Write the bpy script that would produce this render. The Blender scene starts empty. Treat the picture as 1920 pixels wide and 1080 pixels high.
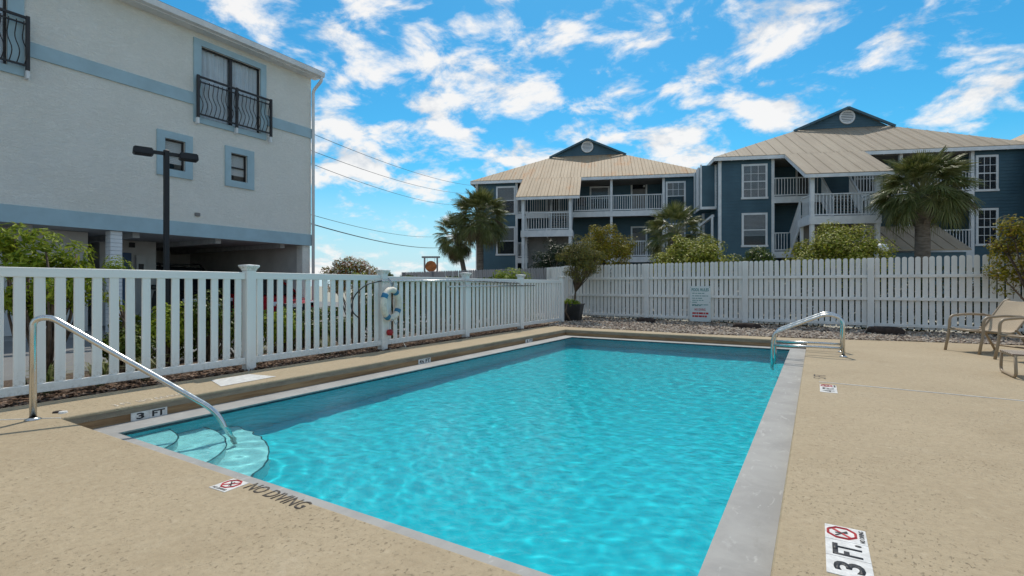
import bpy, bmesh, math, random
import numpy as np
from mathutils import Vector, Matrix
random.seed(7); rng = np.random.default_rng(7)
sc = bpy.context.scene
COL = sc.collection
R = math.radians
PI = math.pi

# ------------------------------------------------------------------ camera
TH = math.atan2(570.0, 950.0)          # the view is turned this far left of the pool's long axis (+Y)
cam = bpy.data.cameras.new('camera'); camo = bpy.data.objects.new('camera', cam); COL.objects.link(camo)
camo.location = (0, 0, 1.125); camo.rotation_euler = (R(90), 0, TH)
cam.sensor_width = 36; cam.lens = 36 * 950 / 1920; cam.shift_y = -5 / 1920
cam.clip_start = 0.05; cam.clip_end = 3000
sc.camera = camo

# ------------------------------------------------------------------ light
SUN_EL, SUN_AZ = R(58), R(-23)         # azimuth from +Y, negative towards -X
sun = bpy.data.lights.new('sun', 'SUN'); sun.energy = 2.5; sun.angle = R(0.53); sun.color = (1, .93, .82)
suno = bpy.data.objects.new('sun', sun); COL.objects.link(suno)
sdir = Vector((math.sin(SUN_AZ) * math.cos(SUN_EL), math.cos(SUN_AZ) * math.cos(SUN_EL), math.sin(SUN_EL)))
suno.rotation_euler = sdir.to_track_quat('Z', 'Y').to_euler(); suno.location = (-8, 20, 30)

world = bpy.data.worlds.new('World'); sc.world = world; world.use_nodes = True
wn = world.node_tree.nodes; wl = world.node_tree.links
for n in list(wn): wn.remove(n)
def W(t, **k):
    n = wn.new(t)
    for a, b in k.items(): setattr(n, a, b)
    return n
wout = W('ShaderNodeOutputWorld'); wbg = W('ShaderNodeBackground'); wbg.inputs[1].default_value = 0.15
sky = W('ShaderNodeTexSky', sky_type='NISHITA'); sky.sun_disc = False; sky.sun_elevation = SUN_EL; sky.sun_rotation = SUN_AZ % (2 * PI)
sky.air_density = 1.0; sky.dust_density = 0.4; sky.ozone_density = 3.0
hs = W('ShaderNodeHueSaturation'); hs.inputs['Saturation'].default_value = 1.25; hs.inputs['Value'].default_value = 1.0
wl.new(sky.outputs[0], hs.inputs['Color'])
tint = W('ShaderNodeMix', data_type='RGBA', blend_type='MULTIPLY'); tint.inputs[0].default_value = 1
tint.inputs['B'].default_value = (.26, .68, .66, 1)
wl.new(hs.outputs[0], tint.inputs['A'])
tc = W('ShaderNodeTexCoord'); sep = W('ShaderNodeSeparateXYZ'); wl.new(tc.outputs['Generated'], sep.inputs[0])
def wmath(op, a, b=None, c=None, clamp=False):
    n = W('ShaderNodeMath', operation=op); n.use_clamp = clamp
    for i, v in enumerate((a, b, c)):
        if v is None: continue
        if isinstance(v, (int, float)): n.inputs[i].default_value = v
        else: wl.new(v, n.inputs[i])
    return n.outputs[0]
zc = wmath('MAXIMUM', sep.outputs[2], 0.0)
zz = wmath('ADD', zc, 0.42)
cx_ = wmath('DIVIDE', sep.outputs[0], zz); cy_ = wmath('DIVIDE', sep.outputs[1], zz)
comb = W('ShaderNodeCombineXYZ'); wl.new(cx_, comb.inputs[0]); wl.new(cy_, comb.inputs[1]); wl.new(wmath('MULTIPLY', zc, 1.5), comb.inputs[2])
CLOUD_OFF = (25.0, 8.0, 0.0)
cmap = W('ShaderNodeMapping'); wl.new(comb.outputs[0], cmap.inputs[0]); cmap.inputs['Location'].default_value = CLOUD_OFF
n1 = W('ShaderNodeTexNoise'); n1.inputs['Scale'].default_value = 6.6; n1.inputs['Detail'].default_value = 9; n1.inputs['Roughness'].default_value = .6; n1.inputs['Distortion'].default_value = .25
wl.new(cmap.outputs[0], n1.inputs['Vector'])
n0 = W('ShaderNodeTexNoise'); n0.inputs['Scale'].default_value = 2.0; n0.inputs['Detail'].default_value = 2
wl.new(cmap.outputs[0], n0.inputs['Vector'])
cm = wmath('ADD', wmath('MULTIPLY', n1.outputs[0], .85), wmath('MULTIPLY', n0.outputs[0], .27))
mr = W('ShaderNodeMapRange', interpolation_type='SMOOTHSTEP'); wl.new(cm, mr.inputs[0]); mr.inputs[1].default_value = .515; mr.inputs[2].default_value = .67
# grey undersides: the cloud sampled a little nearer the sun
cmap2 = W('ShaderNodeMapping'); wl.new(comb.outputs[0], cmap2.inputs[0]); cmap2.inputs['Location'].default_value = (CLOUD_OFF[0] - .03, CLOUD_OFF[1] + .07, 0)
n2 = W('ShaderNodeTexNoise'); n2.inputs['Scale'].default_value = 6.6; n2.inputs['Detail'].default_value = 7; n2.inputs['Roughness'].default_value = .6; n2.inputs['Distortion'].default_value = .25
wl.new(cmap2.outputs[0], n2.inputs['Vector'])
mr2 = W('ShaderNodeMapRange'); wl.new(wmath('SUBTRACT', n2.outputs[0], n1.outputs[0]), mr2.inputs[0]); mr2.inputs[1].default_value = -.07; mr2.inputs[2].default_value = .11; mr2.inputs[3].default_value = 1.0; mr2.inputs[4].default_value = .0
cc = W('ShaderNodeMix', data_type='RGBA'); wl.new(mr2.outputs[0], cc.inputs[0])
cc.inputs['A'].default_value = (3.45, 3.6, 3.8, 1); cc.inputs['B'].default_value = (4.75, 4.68, 4.6, 1)
# thin horizon veil
veil = W('ShaderNodeMapRange', interpolation_type='SMOOTHSTEP'); wl.new(sep.outputs[2], veil.inputs[0]); veil.inputs[1].default_value = .0; veil.inputs[2].default_value = .24; veil.inputs[3].default_value = .85; veil.inputs[4].default_value = 0
vm = W('ShaderNodeMix', data_type='RGBA'); wl.new(veil.outputs[0], vm.inputs[0]); wl.new(tint.outputs['Result'], vm.inputs['A']); vm.inputs['B'].default_value = (3.0, 3.6, 4.3, 1)
fin = W('ShaderNodeMix', data_type='RGBA'); wl.new(wmath('MULTIPLY', mr.outputs[0], .95), fin.inputs[0]); wl.new(vm.outputs['Result'], fin.inputs['A']); wl.new(cc.outputs['Result'], fin.inputs['B'])
wl.new(fin.outputs['Result'], wbg.inputs[0]); wl.new(wbg.outputs[0], wout.inputs[0])
sc.view_settings.view_transform = 'Standard'; sc.view_settings.look = 'None'; sc.view_settings.gamma = 1
sc.view_settings.exposure = 0.44; sc.view_settings.use_curve_mapping = False
sc.render.engine = 'CYCLES'
sc.cycles.use_denoising = True
sc.cycles.max_bounces = 8; sc.cycles.transparent_max_bounces = 12; sc.cycles.caustics_reflective = False
sc.cycles.sample_clamp_indirect = 6

# ------------------------------------------------------------------ materials
MATS = {}
class NT:
    def __init__(s, name):
        s.m = bpy.data.materials.new(name); s.m.use_nodes = True; s.n = s.m.node_tree.nodes; s.l = s.m.node_tree.links
        s.b = s.n['Principled BSDF']; s.out = s.n['Material Output']; MATS[name] = s.m
        s.tc = s.n.new('ShaderNodeTexCoord')
    def new(s, t, **k):
        n = s.n.new(t)
        for a, b in k.items(): setattr(n, a, b)
        return n
    def noise(s, scale, detail=4, rough=.5, vec=None, stretch=None, dist=0, coord='Object'):
        n = s.new('ShaderNodeTexNoise'); n.inputs['Scale'].default_value = scale; n.inputs['Detail'].default_value = detail; n.inputs['Roughness'].default_value = rough; n.inputs['Distortion'].default_value = dist
        mp = s.new('ShaderNodeMapping'); s.l.new(vec or s.tc.outputs[coord], mp.inputs[0])
        if stretch: mp.inputs['Scale'].default_value = stretch
        s.l.new(mp.outputs[0], n.inputs['Vector']); return n.outputs[0]
    def vor(s, scale, feature='F1', stretch=None):
        n = s.new('ShaderNodeTexVoronoi', feature=feature); n.inputs['Scale'].default_value = scale
        mp = s.new('ShaderNodeMapping'); s.l.new(s.tc.outputs['Object'], mp.inputs[0])
        if stretch: mp.inputs['Scale'].default_value = stretch
        s.l.new(mp.outputs[0], n.inputs['Vector']); return n
    def ramp(s, f, lo, hi, a=0., b=1., smooth=True):
        n = s.new('ShaderNodeMapRange', interpolation_type='SMOOTHSTEP' if smooth else 'LINEAR'); s.l.new(f, n.inputs[0])
        for i, v in zip((1, 2, 3, 4), (lo, hi, a, b)): n.inputs[i].default_value = v
        return n.outputs[0]
    def mix(s, f, a, b, mode='MIX'):
        n = s.new('ShaderNodeMix', data_type='RGBA', blend_type=mode)
        for k, v in (('Factor', f), ('A', a), ('B', b)):
            i = n.inputs[0] if k == 'Factor' else n.inputs[k]
            if isinstance(v, (int, float)): i.default_value = v
            elif isinstance(v, tuple): i.default_value = (*v, 1)
            else: s.l.new(v, i)
        return n.outputs['Result']
    def math(s, op, a, b=0.):
        n = s.new('ShaderNodeMath', operation=op)
        for i, v in enumerate((a, b)):
            if isinstance(v, (int, float)): n.inputs[i].default_value = v
            else: s.l.new(v, n.inputs[i])
        return n.outputs[0]
    def col(s, c):
        if isinstance(c, tuple): s.b.inputs['Base Color'].default_value = (*c, 1)
        else: s.l.new(c, s.b.inputs['Base Color'])
        return s
    def set(s, rough=None, metal=None, spec=None):
        if rough is not None:
            if isinstance(rough, (int, float)): s.b.inputs['Roughness'].default_value = rough
            else: s.l.new(rough, s.b.inputs['Roughness'])
        if metal is not None: s.b.inputs['Metallic'].default_value = metal
        if spec is not None: s.b.inputs['Specular IOR Level'].default_value = spec
        return s
    def bump(s, h, strength=.3, dist=.01):
        n = s.new('ShaderNodeBump'); n.inputs['Strength'].default_value = strength; n.inputs['Distance'].default_value = dist
        s.l.new(h, n.inputs['Height']); s.l.new(n.outputs[0], s.b.inputs['Normal']); return s

def simple(name, c, rough=.5, metal=0., var=.12, scale=6., spec=None, bump=0.):
    t = NT(name); nz = t.noise(scale, 5, .6)
    d = tuple(x * (1 - var * 1.6) for x in c); u = tuple(min(1, x * (1 + var)) for x in c)
    t.col(t.mix(t.ramp(nz, .3, .7), d, u)).set(t.ramp(nz, .2, .8, max(.02, rough - .08), min(1, rough + .1)), metal, spec)
    if bump: t.bump(t.noise(scale * 12, 4, .6), bump, .004)
    return t.m

# tan knock-down concrete
t = NT('deck_concrete')
big = t.noise(.55, 5, .6); mid = t.noise(7, 6, .62); fine = t.noise(75, 4, .7)
vv = t.vor(17); pits = t.ramp(t.noise(46, 5, .64, dist=.2, stretch=(1.25, .8, 1)), .58, .68)
pm = t.math('MULTIPLY', pits, t.ramp(t.noise(2.1, 4, .65), .36, .64, .12, 1.))
c = t.mix(t.ramp(big, .3, .72), (.365, .288, .188), (.455, .367, .247))
c = t.mix(t.ramp(mid, .35, .7), c, (.415, .335, .222)); c = t.mix(t.math('MULTIPLY', fine, .35), c, (.30, .235, .15))
c = t.mix(t.ramp(t.noise(1.3, 6, .7, dist=.6), .55, .72, 0, .35), c, (.46, .39, .285))
c = t.mix(t.ramp(t.noise(24, 8, .75), .40, .66, 0, .38), c, (.265, .205, .13)); c = t.mix(t.ramp(t.noise(15, 7, .72), .54, .70, 0, .35), c, (.52, .435, .31)); c = t.mix(t.ramp(t.noise(.9, 7, .72, dist=1.0, stretch=(1, .7, 1)), .52, .70, 0, .30), c, (.27, .205, .125)); c = t.mix(t.math('MULTIPLY', pm, .5), c, (.15, .105, .06))
t.col(c).set(.82, spec=.25)
hh = t.math('SUBTRACT', t.math('ADD', t.math('MULTIPLY', mid, .55), t.math('MULTIPLY', fine, .25)), t.math('MULTIPLY', pm, .6)); t.bump(hh, .65, .016)
# slab edge: mottled grey-brown, darker than the deck top
t = NT('deck_edge'); nz = t.noise(5, 6, .65, stretch=(1, .6, 3))
t.col(t.mix(t.ramp(nz, .3, .7), (.20, .16, .115), (.33, .275, .20))).set(.85); t.bump(t.noise(60, 4, .7), .5, .008)
t = NT('riser_band'); nz = t.noise(2.2, 6, .7, stretch=(1, .5, 9))
t.col(t.mix(t.ramp(nz, .3, .7), (.20, .105, .042), (.40, .255, .125))).set(.6); t.bump(t.noise(30, 4, .6), .3, .006)
# rim gutter
t = NT('gutter_concrete'); nz = t.noise(3.2, 7, .65, dist=.5); n2_ = t.noise(16, 5, .6, stretch=(1, .35, 1), dist=.8)
c = t.mix(t.ramp(nz, .32, .68), (.27, .265, .255), (.335, .33, .315)); c = t.mix(t.ramp(n2_, .58, .7, 0, .5), c, (.50, .495, .48)); c = t.mix(t.ramp(t.noise(6, 6, .7, stretch=(1, .4, 1)), .6, .72, 0, .4), c, (.24, .23, .21))
t.col(c).set(.72); t.bump(t.noise(70, 4, .7), .25, .004)
simple('waterline_tile', (.035, .04, .06), .25); simple('step_edge_tile', (.05, .12, .15), .4)
t = NT('pool_plaster'); nz = t.noise(1.6, 5, .6)
t.col(t.mix(nz, (.018, .635, .745), (.032, .70, .79))).set(.7)
t = NT('pool_step_plaster'); nz = t.noise(40, 4, .7); t.col(t.mix(t.ramp(nz, .35, .65), (.78, .82, .82), (.95, .96, .96))).set(.8)

# water: real waves on the mesh plus fine ripple; reflects by Fresnel, otherwise lets light in
t = NT('pool_water'); n = t.n; l = t.l; n.remove(t.b)
fr = t.new('ShaderNodeFresnel'); fr.inputs[0].default_value = 1.33
gl = t.new('ShaderNodeBsdfGlossy'); gl.inputs['Roughness'].default_value = .03
rf = t.new('ShaderNodeBsdfRefraction'); rf.inputs['IOR'].default_value = 1.33; rf.inputs['Roughness'].default_value = 0.0; rf.inputs['Color'].default_value = (.58, .965, .985, 1)
tr = t.new('ShaderNodeBsdfTransparent'); tr.inputs['Color'].default_value = (1, 1, 1, 1)
m1 = t.new('ShaderNodeMixShader'); m1.inputs[0].default_value = .0; l.new(rf.outputs[0], m1.inputs[1]); l.new(tr.outputs[0], m1.inputs[2])
m2 = t.new('ShaderNodeMixShader'); l.new(t.math('MULTIPLY', fr.outputs[0], .85), m2.inputs[0]); l.new(m1.outputs[0], m2.inputs[1]); l.new(gl.outputs[0], m2.inputs[2])
bp = t.new('ShaderNodeBump'); bp.inputs['Strength'].default_value = .5; bp.inputs['Distance'].default_value = .02
l.new(t.math('ADD', t.noise(8, 3, .5, dist=.8), t.math('MULTIPLY', t.noise(26, 2, .5, dist=.5), .25)), bp.inputs['Height'])
for q in (fr, gl): l.new(bp.outputs[0], q.inputs['Normal'])
l.new(m2.outputs[0], t.out.inputs[0])

t = NT('white_vinyl'); nz = t.noise(1.7, 5, .6, coord='Generated'); c = t.mix(t.ramp(nz, .35, .75), (.82, .805, .77), (.88, .865, .825)); gi = t.new('ShaderNodeObjectInfo'); c = t.mix(t.math('MULTIPLY', gi.outputs['Random'], .35), c, (.76, .75, .70)); c = t.mix(t.ramp(t.noise(5, 7, .75, stretch=(1, 1, .3)), .60, .78, 0, .45), c, (.55, .53, .47)); sz = t.new('ShaderNodeSeparateXYZ'); t.l.new(t.tc.outputs['Object'], sz.inputs[0]); dz_ = t.math('MULTIPLY', t.ramp(sz.outputs[2], .02, .22, 1, 0), t.ramp(t.noise(22, 7, .75), .46, .62)); c = t.mix(t.math('MULTIPLY', dz_, .45), c, (.34, .29, .22)); t.col(c).set(.42)
t.bump(t.noise(90, 3, .5, stretch=(1, 1, .1)), .04, .002)
t = NT('white_paint'); nz = t.noise(2.5, 5, .65); t.col(t.mix(t.ramp(nz, .3, .7), (.66, .67, .68), (.80, .80, .80))).set(.55)
t = NT('picket_paint'); nz = t.noise(3.0, 5, .65, stretch=(1, 1, .35)); c = t.mix(t.ramp(nz, .3, .7), (.68, .665, .635), (.82, .80, .765))
c = t.mix(t.ramp(t.noise(9, 5, .7, stretch=(1, 1, .15)), .62, .75, 0, .5), c, (.45, .43, .40)); t.col(c).set(.6)
t = NT('weathered_wood'); nz = t.noise(4, 6, .7, stretch=(6, 6, .5)); t.col(t.mix(t.ramp(nz, .3, .7), (.15, .145, .15), (.36, .35, .36))).set(.85); t.bump(nz, .4, .005)
t = NT('stucco'); nz = t.noise(1.1, 5, .6); h = t.noise(8, 7, .74, stretch=(1, 1, 2.2), dist=1.3); c = t.mix(t.ramp(nz, .3, .72), (.88, .855, .78), (.93, .905, .835)); c = t.mix(t.ramp(h, .42, .60, .16, 0.), c, (.55, .54, .51))  # shade in the texture's recesses painted into the colour, following the bump height
c = t.mix(t.ramp(t.noise(.35, 5, .6, stretch=(1, 1, .4)), .5, .75, 0, .5), c, (.80, .81, .80)); c = t.mix(t.ramp(t.noise(1.6, 6, .7, stretch=(1, 2.2, .12)), .62, .8, 0, .35), c, (.62, .61, .58)); t.col(c).set(.9); t.bump(t.ramp(h, .3, .75), .6, .042)
simple('trim_blue', (.36, .50, .56), .6, var=.06, scale=2)
simple('garage_wall', (.60, .585, .56), .8, var=.08, scale=1.4)
simple('garage_ceiling', (.46, .47, .48), .8, var=.1)
simple('door_blue', (.05, .11, .22), .5)
simple('bronze_metal', (.035, .03, .03), .45, .3)
simple('black_metal', (.018, .018, .02), .5, .2)
simple('dark_interior', (.03, .032, .036), .9)
simple('curtain_cloth', (.74, .82, .88), .8, var=.06, scale=3)
t = NT('blind_cloth'); nz = t.noise(2, 2); t.col(t.mix(nz, (.66, .68, .68), (.76, .77, .75))).set(.7)
t = NT('siding_blue'); nz = t.noise(.9, 5, .6); c = t.mix(t.ramp(nz, .3, .7), (.045, .098, .132), (.060, .128, .168)); t.col(c).set(.6)
t.bump(t.noise(20, 4, .6, stretch=(.3, .3, 3)), .12, .004)
simple('siding_shade_grey', (.21, .20, .19), .8, var=.12, scale=2)  # one mottled grey for floors, doors, soffits and the stucco building's roof
t = NT('roof_metal'); nz = t.noise(1.2, 6, .65, stretch=(1, .35, .35)); c = t.mix(t.ramp(nz, .3, .7), (.285, .225, .16), (.35, .285, .205)); t.col(c).set(.7, 0)
t.bump(t.noise(3, 3, .5, stretch=(1, .3, .3)), .06, .01)
t = NT('roof_metal_rusty'); nz = t.noise(1.2, 6, .65, stretch=(1, .35, .35)); c = t.mix(t.ramp(nz, .3, .7), (.34, .25, .155), (.42, .32, .21))
rust = t.math('MULTIPLY', t.ramp(t.noise(1.5, 7, .72, stretch=(1.3, .28, .28)), .48, .64), t.ramp(t.noise(.25, 2, .5), .40, .55))
c = t.mix(t.math('MULTIPLY', rust, .85), c, (.40, .20, .075)); t.col(c).set(.75, 0)
t = NT('window_glass'); t.col((.03, .04, .05)).set(.05, spec=.6); t.b.inputs['Transmission Weight'].default_value = 0; t.b.inputs['Alpha'].default_value = .32
t = NT('glass_clear'); t.col((.05, .06, .07)).set(.03, spec=.7); t.b.inputs['Alpha'].default_value = .10
t = NT('stainless'); nz = t.noise(14, 5, .6, stretch=(1, 1, .3)); t.col((.62, .62, .60)).set(t.ramp(nz, .3, .7, .16, .34), 1.0)
t = NT('chair_frame'); t.col((.32, .24, .155)).set(.42); t.bump(t.noise(200, 3), .05, .002)
t = NT('sling_fabric'); wv = t.new('ShaderNodeTexChecker'); wv.inputs['Scale'].default_value = 260; l_ = t.l; l_.new(t.tc.outputs['Object'], wv.inputs[0]); nz = t.noise(5, 4)
t.col(t.mix(wv.outputs[1], t.mix(nz, (.46, .36, .25), (.55, .44, .31)), (.36, .28, .19))).set(.8)
simple('strap_light', (.55, .46, .36), .6); simple('strap_dark', (.12, .07, .045), .6)
t = NT('tile_white'); t.col(t.mix(t.ramp(t.noise(18, 5, .7), .35, .7), (.60, .58, .55), (.80, .79, .76))).set(.35)
simple('tile_grout', (.42, .36, .27), .9)
simple('ink_black', (.025, .025, .028), .55); simple('ink_red', (.48, .03, .035), .5); simple('ink_teal', (.02, .20, .20), .5)
t = NT('paint_stencil'); t.col(t.mix(t.ramp(t.noise(60, 5, .7), .45, .65), (.035, .03, .028), (.16, .125, .08))).set(.8)
t = NT('paint_faded'); t.col(t.mix(t.ramp(t.noise(30, 6, .7), .4, .62), (.40, .32, .21), (.66, .60, .52))).set(.8)
t = NT('sign_face'); t.col(t.mix(t.noise(3, 4), (.60, .66, .65), (.70, .74, .73))).set(.45)
t = NT('mulch'); nz = t.noise(45, 5, .7); t.col(t.mix(t.ramp(nz, .35, .65), (.03, .02, .014), (.15, .10, .07))).set(.9); t.bump(nz, .8, .02)
t = NT('gravel_base'); v = t.vor(26); t.col(t.mix(v.outputs[1], (.20, .17, .15), (.40, .36, .33))).set(.9); t.bump(v.outputs[0], .8, .02)
def random_island(name, cols, rough=.6, trans=0., spec=.16):
    t = NT(name); g = t.new('ShaderNodeNewGeometry'); cr = t.new('ShaderNodeValToRGB'); e = cr.color_ramp.elements
    while len(e) < len(cols): e.new(.5)
    for i, c in enumerate(cols): e[i].position = i / max(1, len(cols) - 1); e[i].color = (*c, 1)
    t.l.new(g.outputs['Random Per Island'], cr.inputs[0]); t.col(cr.outputs[0]).set(rough, spec=spec)
    if trans:
        tl = t.new('ShaderNodeBsdfTranslucent'); t.l.new(cr.outputs[0], tl.inputs[0]); mx = t.new('ShaderNodeMixShader'); mx.inputs[0].default_value = trans
        t.l.new(t.b.outputs[0], mx.inputs[1]); t.l.new(tl.outputs[0], mx.inputs[2]); t.l.new(mx.outputs[0], t.out.inputs[0])
    return t.m
random_island('pebbles', [(.13, .085, .065), (.32, .25, .19), (.44, .37, .29), (.22, .165, .13), (.54, .47, .39), (.16, .13, .115)], .7)
random_island('mulch_chips', [(.03, .02, .015), (.10, .06, .04), (.20, .13, .09), (.05, .035, .03), (.30, .22, .17)], .9)
random_island('leaf_bright', [(.09, .15, .012), (.19, .26, .02), (.28, .34, .03), (.36, .40, .05)], .5, .35)
random_island('leaf_hedge', [(.03, .06, .010), (.07, .11, .014), (.13, .165, .022), (.045, .075, .012)], .4, .25)
random_island('leaf_dark', [(.010, .022, .010), (.02, .04, .014), (.04, .06, .022)], .35, .2)
random_island('leaf_pitto', [(.09, .13, .014), (.22, .26, .025), (.36, .37, .04), (.52, .47, .13), (.055, .08, .012)], .45, .25)
random_island('leaf_olive', [(.08, .10, .012), (.17, .17, .018), (.27, .24, .025), (.36, .29, .03), (.15, .08, .015)], .5, .35)
random_island('leaf_grey_green', [(.075, .09, .03), (.12, .13, .04), (.19, .17, .045), (.27, .22, .04)], .55, .35)
random_island('leaf_croton', [(.09, .15, .02), (.18, .24, .03), (.36, .07, .02), (.26, .27, .07), (.45, .14, .04)], .5, .4)
random_island('flower_pale', [(.5, .46, .42), (.65, .6, .55), (.4, .36, .33)], .6, .25)
random_island('palm_leaf', [(.085, .11, .026), (.16, .18, .045), (.27, .27, .11), (.115, .13, .04)], .40, .2, .4)
random_island('palm_dry', [(.16, .11, .055), (.11, .08, .04), (.21, .16, .09)], .6, .2)
random_island('grass_blade', [(.07, .10, .025), (.14, .17, .05), (.25, .26, .12), (.36, .35, .22)], .6, .3)
t = NT('palm_trunk'); nz = t.noise(3, 6, .7, stretch=(1, 1, 6)); t.col(t.mix(t.ramp(nz, .3, .7), (.085, .065, .05), (.22, .18, .145))).set(.9); t.bump(nz, .8, .03)
simple('bark', (.14, .10, .07), .9, var=.3, scale=10)
t = NT('asphalt'); t.col(t.mix(t.noise(2, 6, .65), (.15, .15, .15), (.21, .21, .207))).set(.9); t.bump(t.noise(160, 3), .3, .004)
t = NT('ground_sand'); t.col(t.mix(t.noise(.4, 6, .6), (.28, .26, .20), (.40, .37, .30))).set(.95)
simple('paver_grey', (.23, .225, .225), .85, var=.15); simple('garage_floor', (.30, .30, .29), .8)
simple('car_red', (.36, .012, .02), .16, spec=.6, var=.03); simple('car_black', (.012, .012, .014), .2, spec=.6)
simple('tyre', (.015, .015, .015), .85); simple('chrome', (.6, .6, .62), .15, 1.0); simple('lamp_lens', (.7, .72, .74), .12)
t = NT('car_glass'); t.col((.02, .025, .03)).set(.04, spec=.7)
simple('ring_white', (.74, .68, .57), .6, var=.1, scale=12); simple('ring_blue', (.03, .19, .33), .55); simple('rope', (.32, .36, .42), .9)
simple('plastic_red', (.35, .015, .02), .4); simple('pot_black', (.02, .02, .022), .5, var=.5, scale=3)
simple('stone_dark', (.045, .03, .024), .95, var=.4, scale=9, bump=.9)
simple('sign_orange', (.42, .13, .03), .6, var=.25); simple('cable', (.06, .065, .075), .7)
t = NT('globe_white'); t.col((.78, .77, .74)).set(.3)
simple('cream_board', (.62, .55, .42), .7)

# ------------------------------------------------------------------ mesh helpers
class MB:
    def __init__(s): s.v = []; s.f = []
    def face(s, *p):
        i = len(s.v); s.v += [tuple(q) for q in p]; s.f.append(tuple(range(i, i + len(p)))); return s
    def box(s, x0, x1, y0, y1, z0, z1, c=0.0):
        if c <= 0:
            i = len(s.v); s.v += [(x0,y0,z0),(x1,y0,z0),(x1,y1,z0),(x0,y1,z0),(x0,y0,z1),(x1,y0,z1),(x1,y1,z1),(x0,y1,z1)]
            s.f += [tuple(i + k for k in q) for q in ((0,3,2,1),(4,5,6,7),(0,1,5,4),(1,2,6,5),(2,3,7,6),(3,0,4,7))]; return s
        bm = bmesh.new(); bmesh.ops.create_cube(bm, size=1)
        for v in bm.verts: v.co = Vector(((x0 + x1) / 2 + v.co.x * (x1 - x0), (y0 + y1) / 2 + v.co.y * (y1 - y0), (z0 + z1) / 2 + v.co.z * (z1 - z0)))
        bmesh.ops.bevel(bm, geom=list(bm.edges), offset=c, segments=1, affect='EDGES'); s.bm(bm); return s
    def bm(s, bm, M=None):
        bm.verts.index_update(); i = len(s.v)
        s.v += [tuple(M @ v.co if M else v.co) for v in bm.verts]; s.f += [tuple(i + v.index for v in f.verts) for f in bm.faces]; bm.free(); return s
    def beam(s, a, b, w, h, up=(0, 0, 1)):
        a = Vector(a); b = Vector(b); d = (b - a).normalized(); u = Vector(up)
        if abs(d.dot(u)) > .98: u = Vector((1, 0, 0))
        sd = d.cross(u).normalized(); u = sd.cross(d).normalized(); i = len(s.v)
        for p in (a, b):
            for q, r_ in ((-1, -1), (1, -1), (1, 1), (-1, 1)): s.v.append(tuple(p + sd * q * w / 2 + u * r_ * h / 2))
        s.f += [tuple(i + k for k in q) for q in ((0,1,2,3),(7,6,5,4),(0,4,5,1),(1,5,6,2),(2,6,7,3),(3,7,4,0))]; return s
    def tube(s, pts, r, n=10, closed=False, caps=True):
        P = [Vector(p) for p in pts]; m = len(P); rr = r if isinstance(r, (list, tuple)) else [r] * m
        T = []
        for k in range(m):
            a = P[k - 1] if (k > 0 or closed) else P[k]; b = P[(k + 1) % m] if (k < m - 1 or closed) else P[k]
            T.append((b - a).normalized())
        u = Vector((0, 0, 1)); u = u if abs(T[0].dot(u)) < .95 else Vector((1, 0, 0)); i = len(s.v)
        u = (u - T[0] * T[0].dot(u)).normalized()
        for k in range(m):
            u = (u - T[k] * T[k].dot(u)).normalized(); w = T[k].cross(u)
            for j in range(n):
                a = 2 * PI * j / n; s.v.append(tuple(P[k] + (u * math.cos(a) + w * math.sin(a)) * rr[k]))
        for k in range(m if closed else m - 1):
            k2 = (k + 1) % m
            for j in range(n): s.f.append((i + k*n + j, i + k*n + (j+1) % n, i + k2*n + (j+1) % n, i + k2*n + j))
        if caps and not closed: s.f.append(tuple(i + j for j in reversed(range(n)))); s.f.append(tuple(i + (m-1)*n + j for j in range(n)))
        return s
    def prism(s, poly, a, b, axis='y'):
        # poly in the plane across the axis; axis y: (x,z), axis x: (y,z), axis z: (x,y)
        def P(q, t): return {'y': (q[0], t, q[1]), 'x': (t, q[0], q[1]), 'z': (q[0], q[1], t)}[axis]
        i = len(s.v); m = len(poly); s.v += [P(q, a) for q in poly] + [P(q, b) for q in poly]
        s.f.append(tuple(i + k for k in range(m))); s.f.append(tuple(i + m + k for k in reversed(range(m))))
        for k in range(m): s.f.append((i + k, i + m + k, i + m + (k+1) % m, i + (k+1) % m))
        return s
    def lathe(s, prof, n=20, c=(0, 0, 0)):
        i = len(s.v)
        for r_, z in prof:
            for j in range(n): a = 2*PI*j/n; s.v.append((c[0] + r_*math.cos(a), c[1] + r_*math.sin(a), c[2] + z))
        for k in range(len(prof) - 1):
            for j in range(n): s.f.append((i+k*n+j, i+k*n+(j+1)%n, i+(k+1)*n+(j+1)%n, i+(k+1)*n+j))
        return s
    def mesh(s, name, mat, smooth=False, angle=None):
        me = bpy.data.meshes.new(name); me.from_pydata(s.v, [], s.f)
        bm = bmesh.new(); bm.from_mesh(me); bmesh.ops.recalc_face_normals(bm, faces=bm.faces); bm.to_mesh(me); bm.free()
        me.materials.append(MATS[mat])
        if smooth: me.shade_smooth() if angle is None else me.set_sharp_from_angle(angle=R(angle))
        if angle is not None: me.set_sharp_from_angle(angle=R(angle))
        return me
    def build(s, name, mat, parent=None, loc=None, smooth=False, angle=None, rot=None):
        return link(name, s.mesh(name, mat, smooth, angle), parent, loc, rot)
def link(name, me, parent=None, loc=None, rot=None):
    o = bpy.data.objects.new(name, me); COL.objects.link(o)
    if parent: o.parent = parent
    if loc: o.location = loc
    if rot: o.rotation_euler = rot
    return o
def thing(name, label, cat, loc=(0, 0, 0), rz=0., group=None):
    o = bpy.data.objects.new(name, None); COL.objects.link(o); o.location = loc; o.rotation_euler = (0, 0, rz); o.empty_display_size = .1
    o['label'] = label; o['category'] = cat
    if group: o['group'] = group
    return o
def tag(o, label, cat, group=None):
    o['label'] = label; o['category'] = cat
    if group: o['group'] = group
    return o
def kind(o, k): o['kind'] = k; return o
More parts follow.
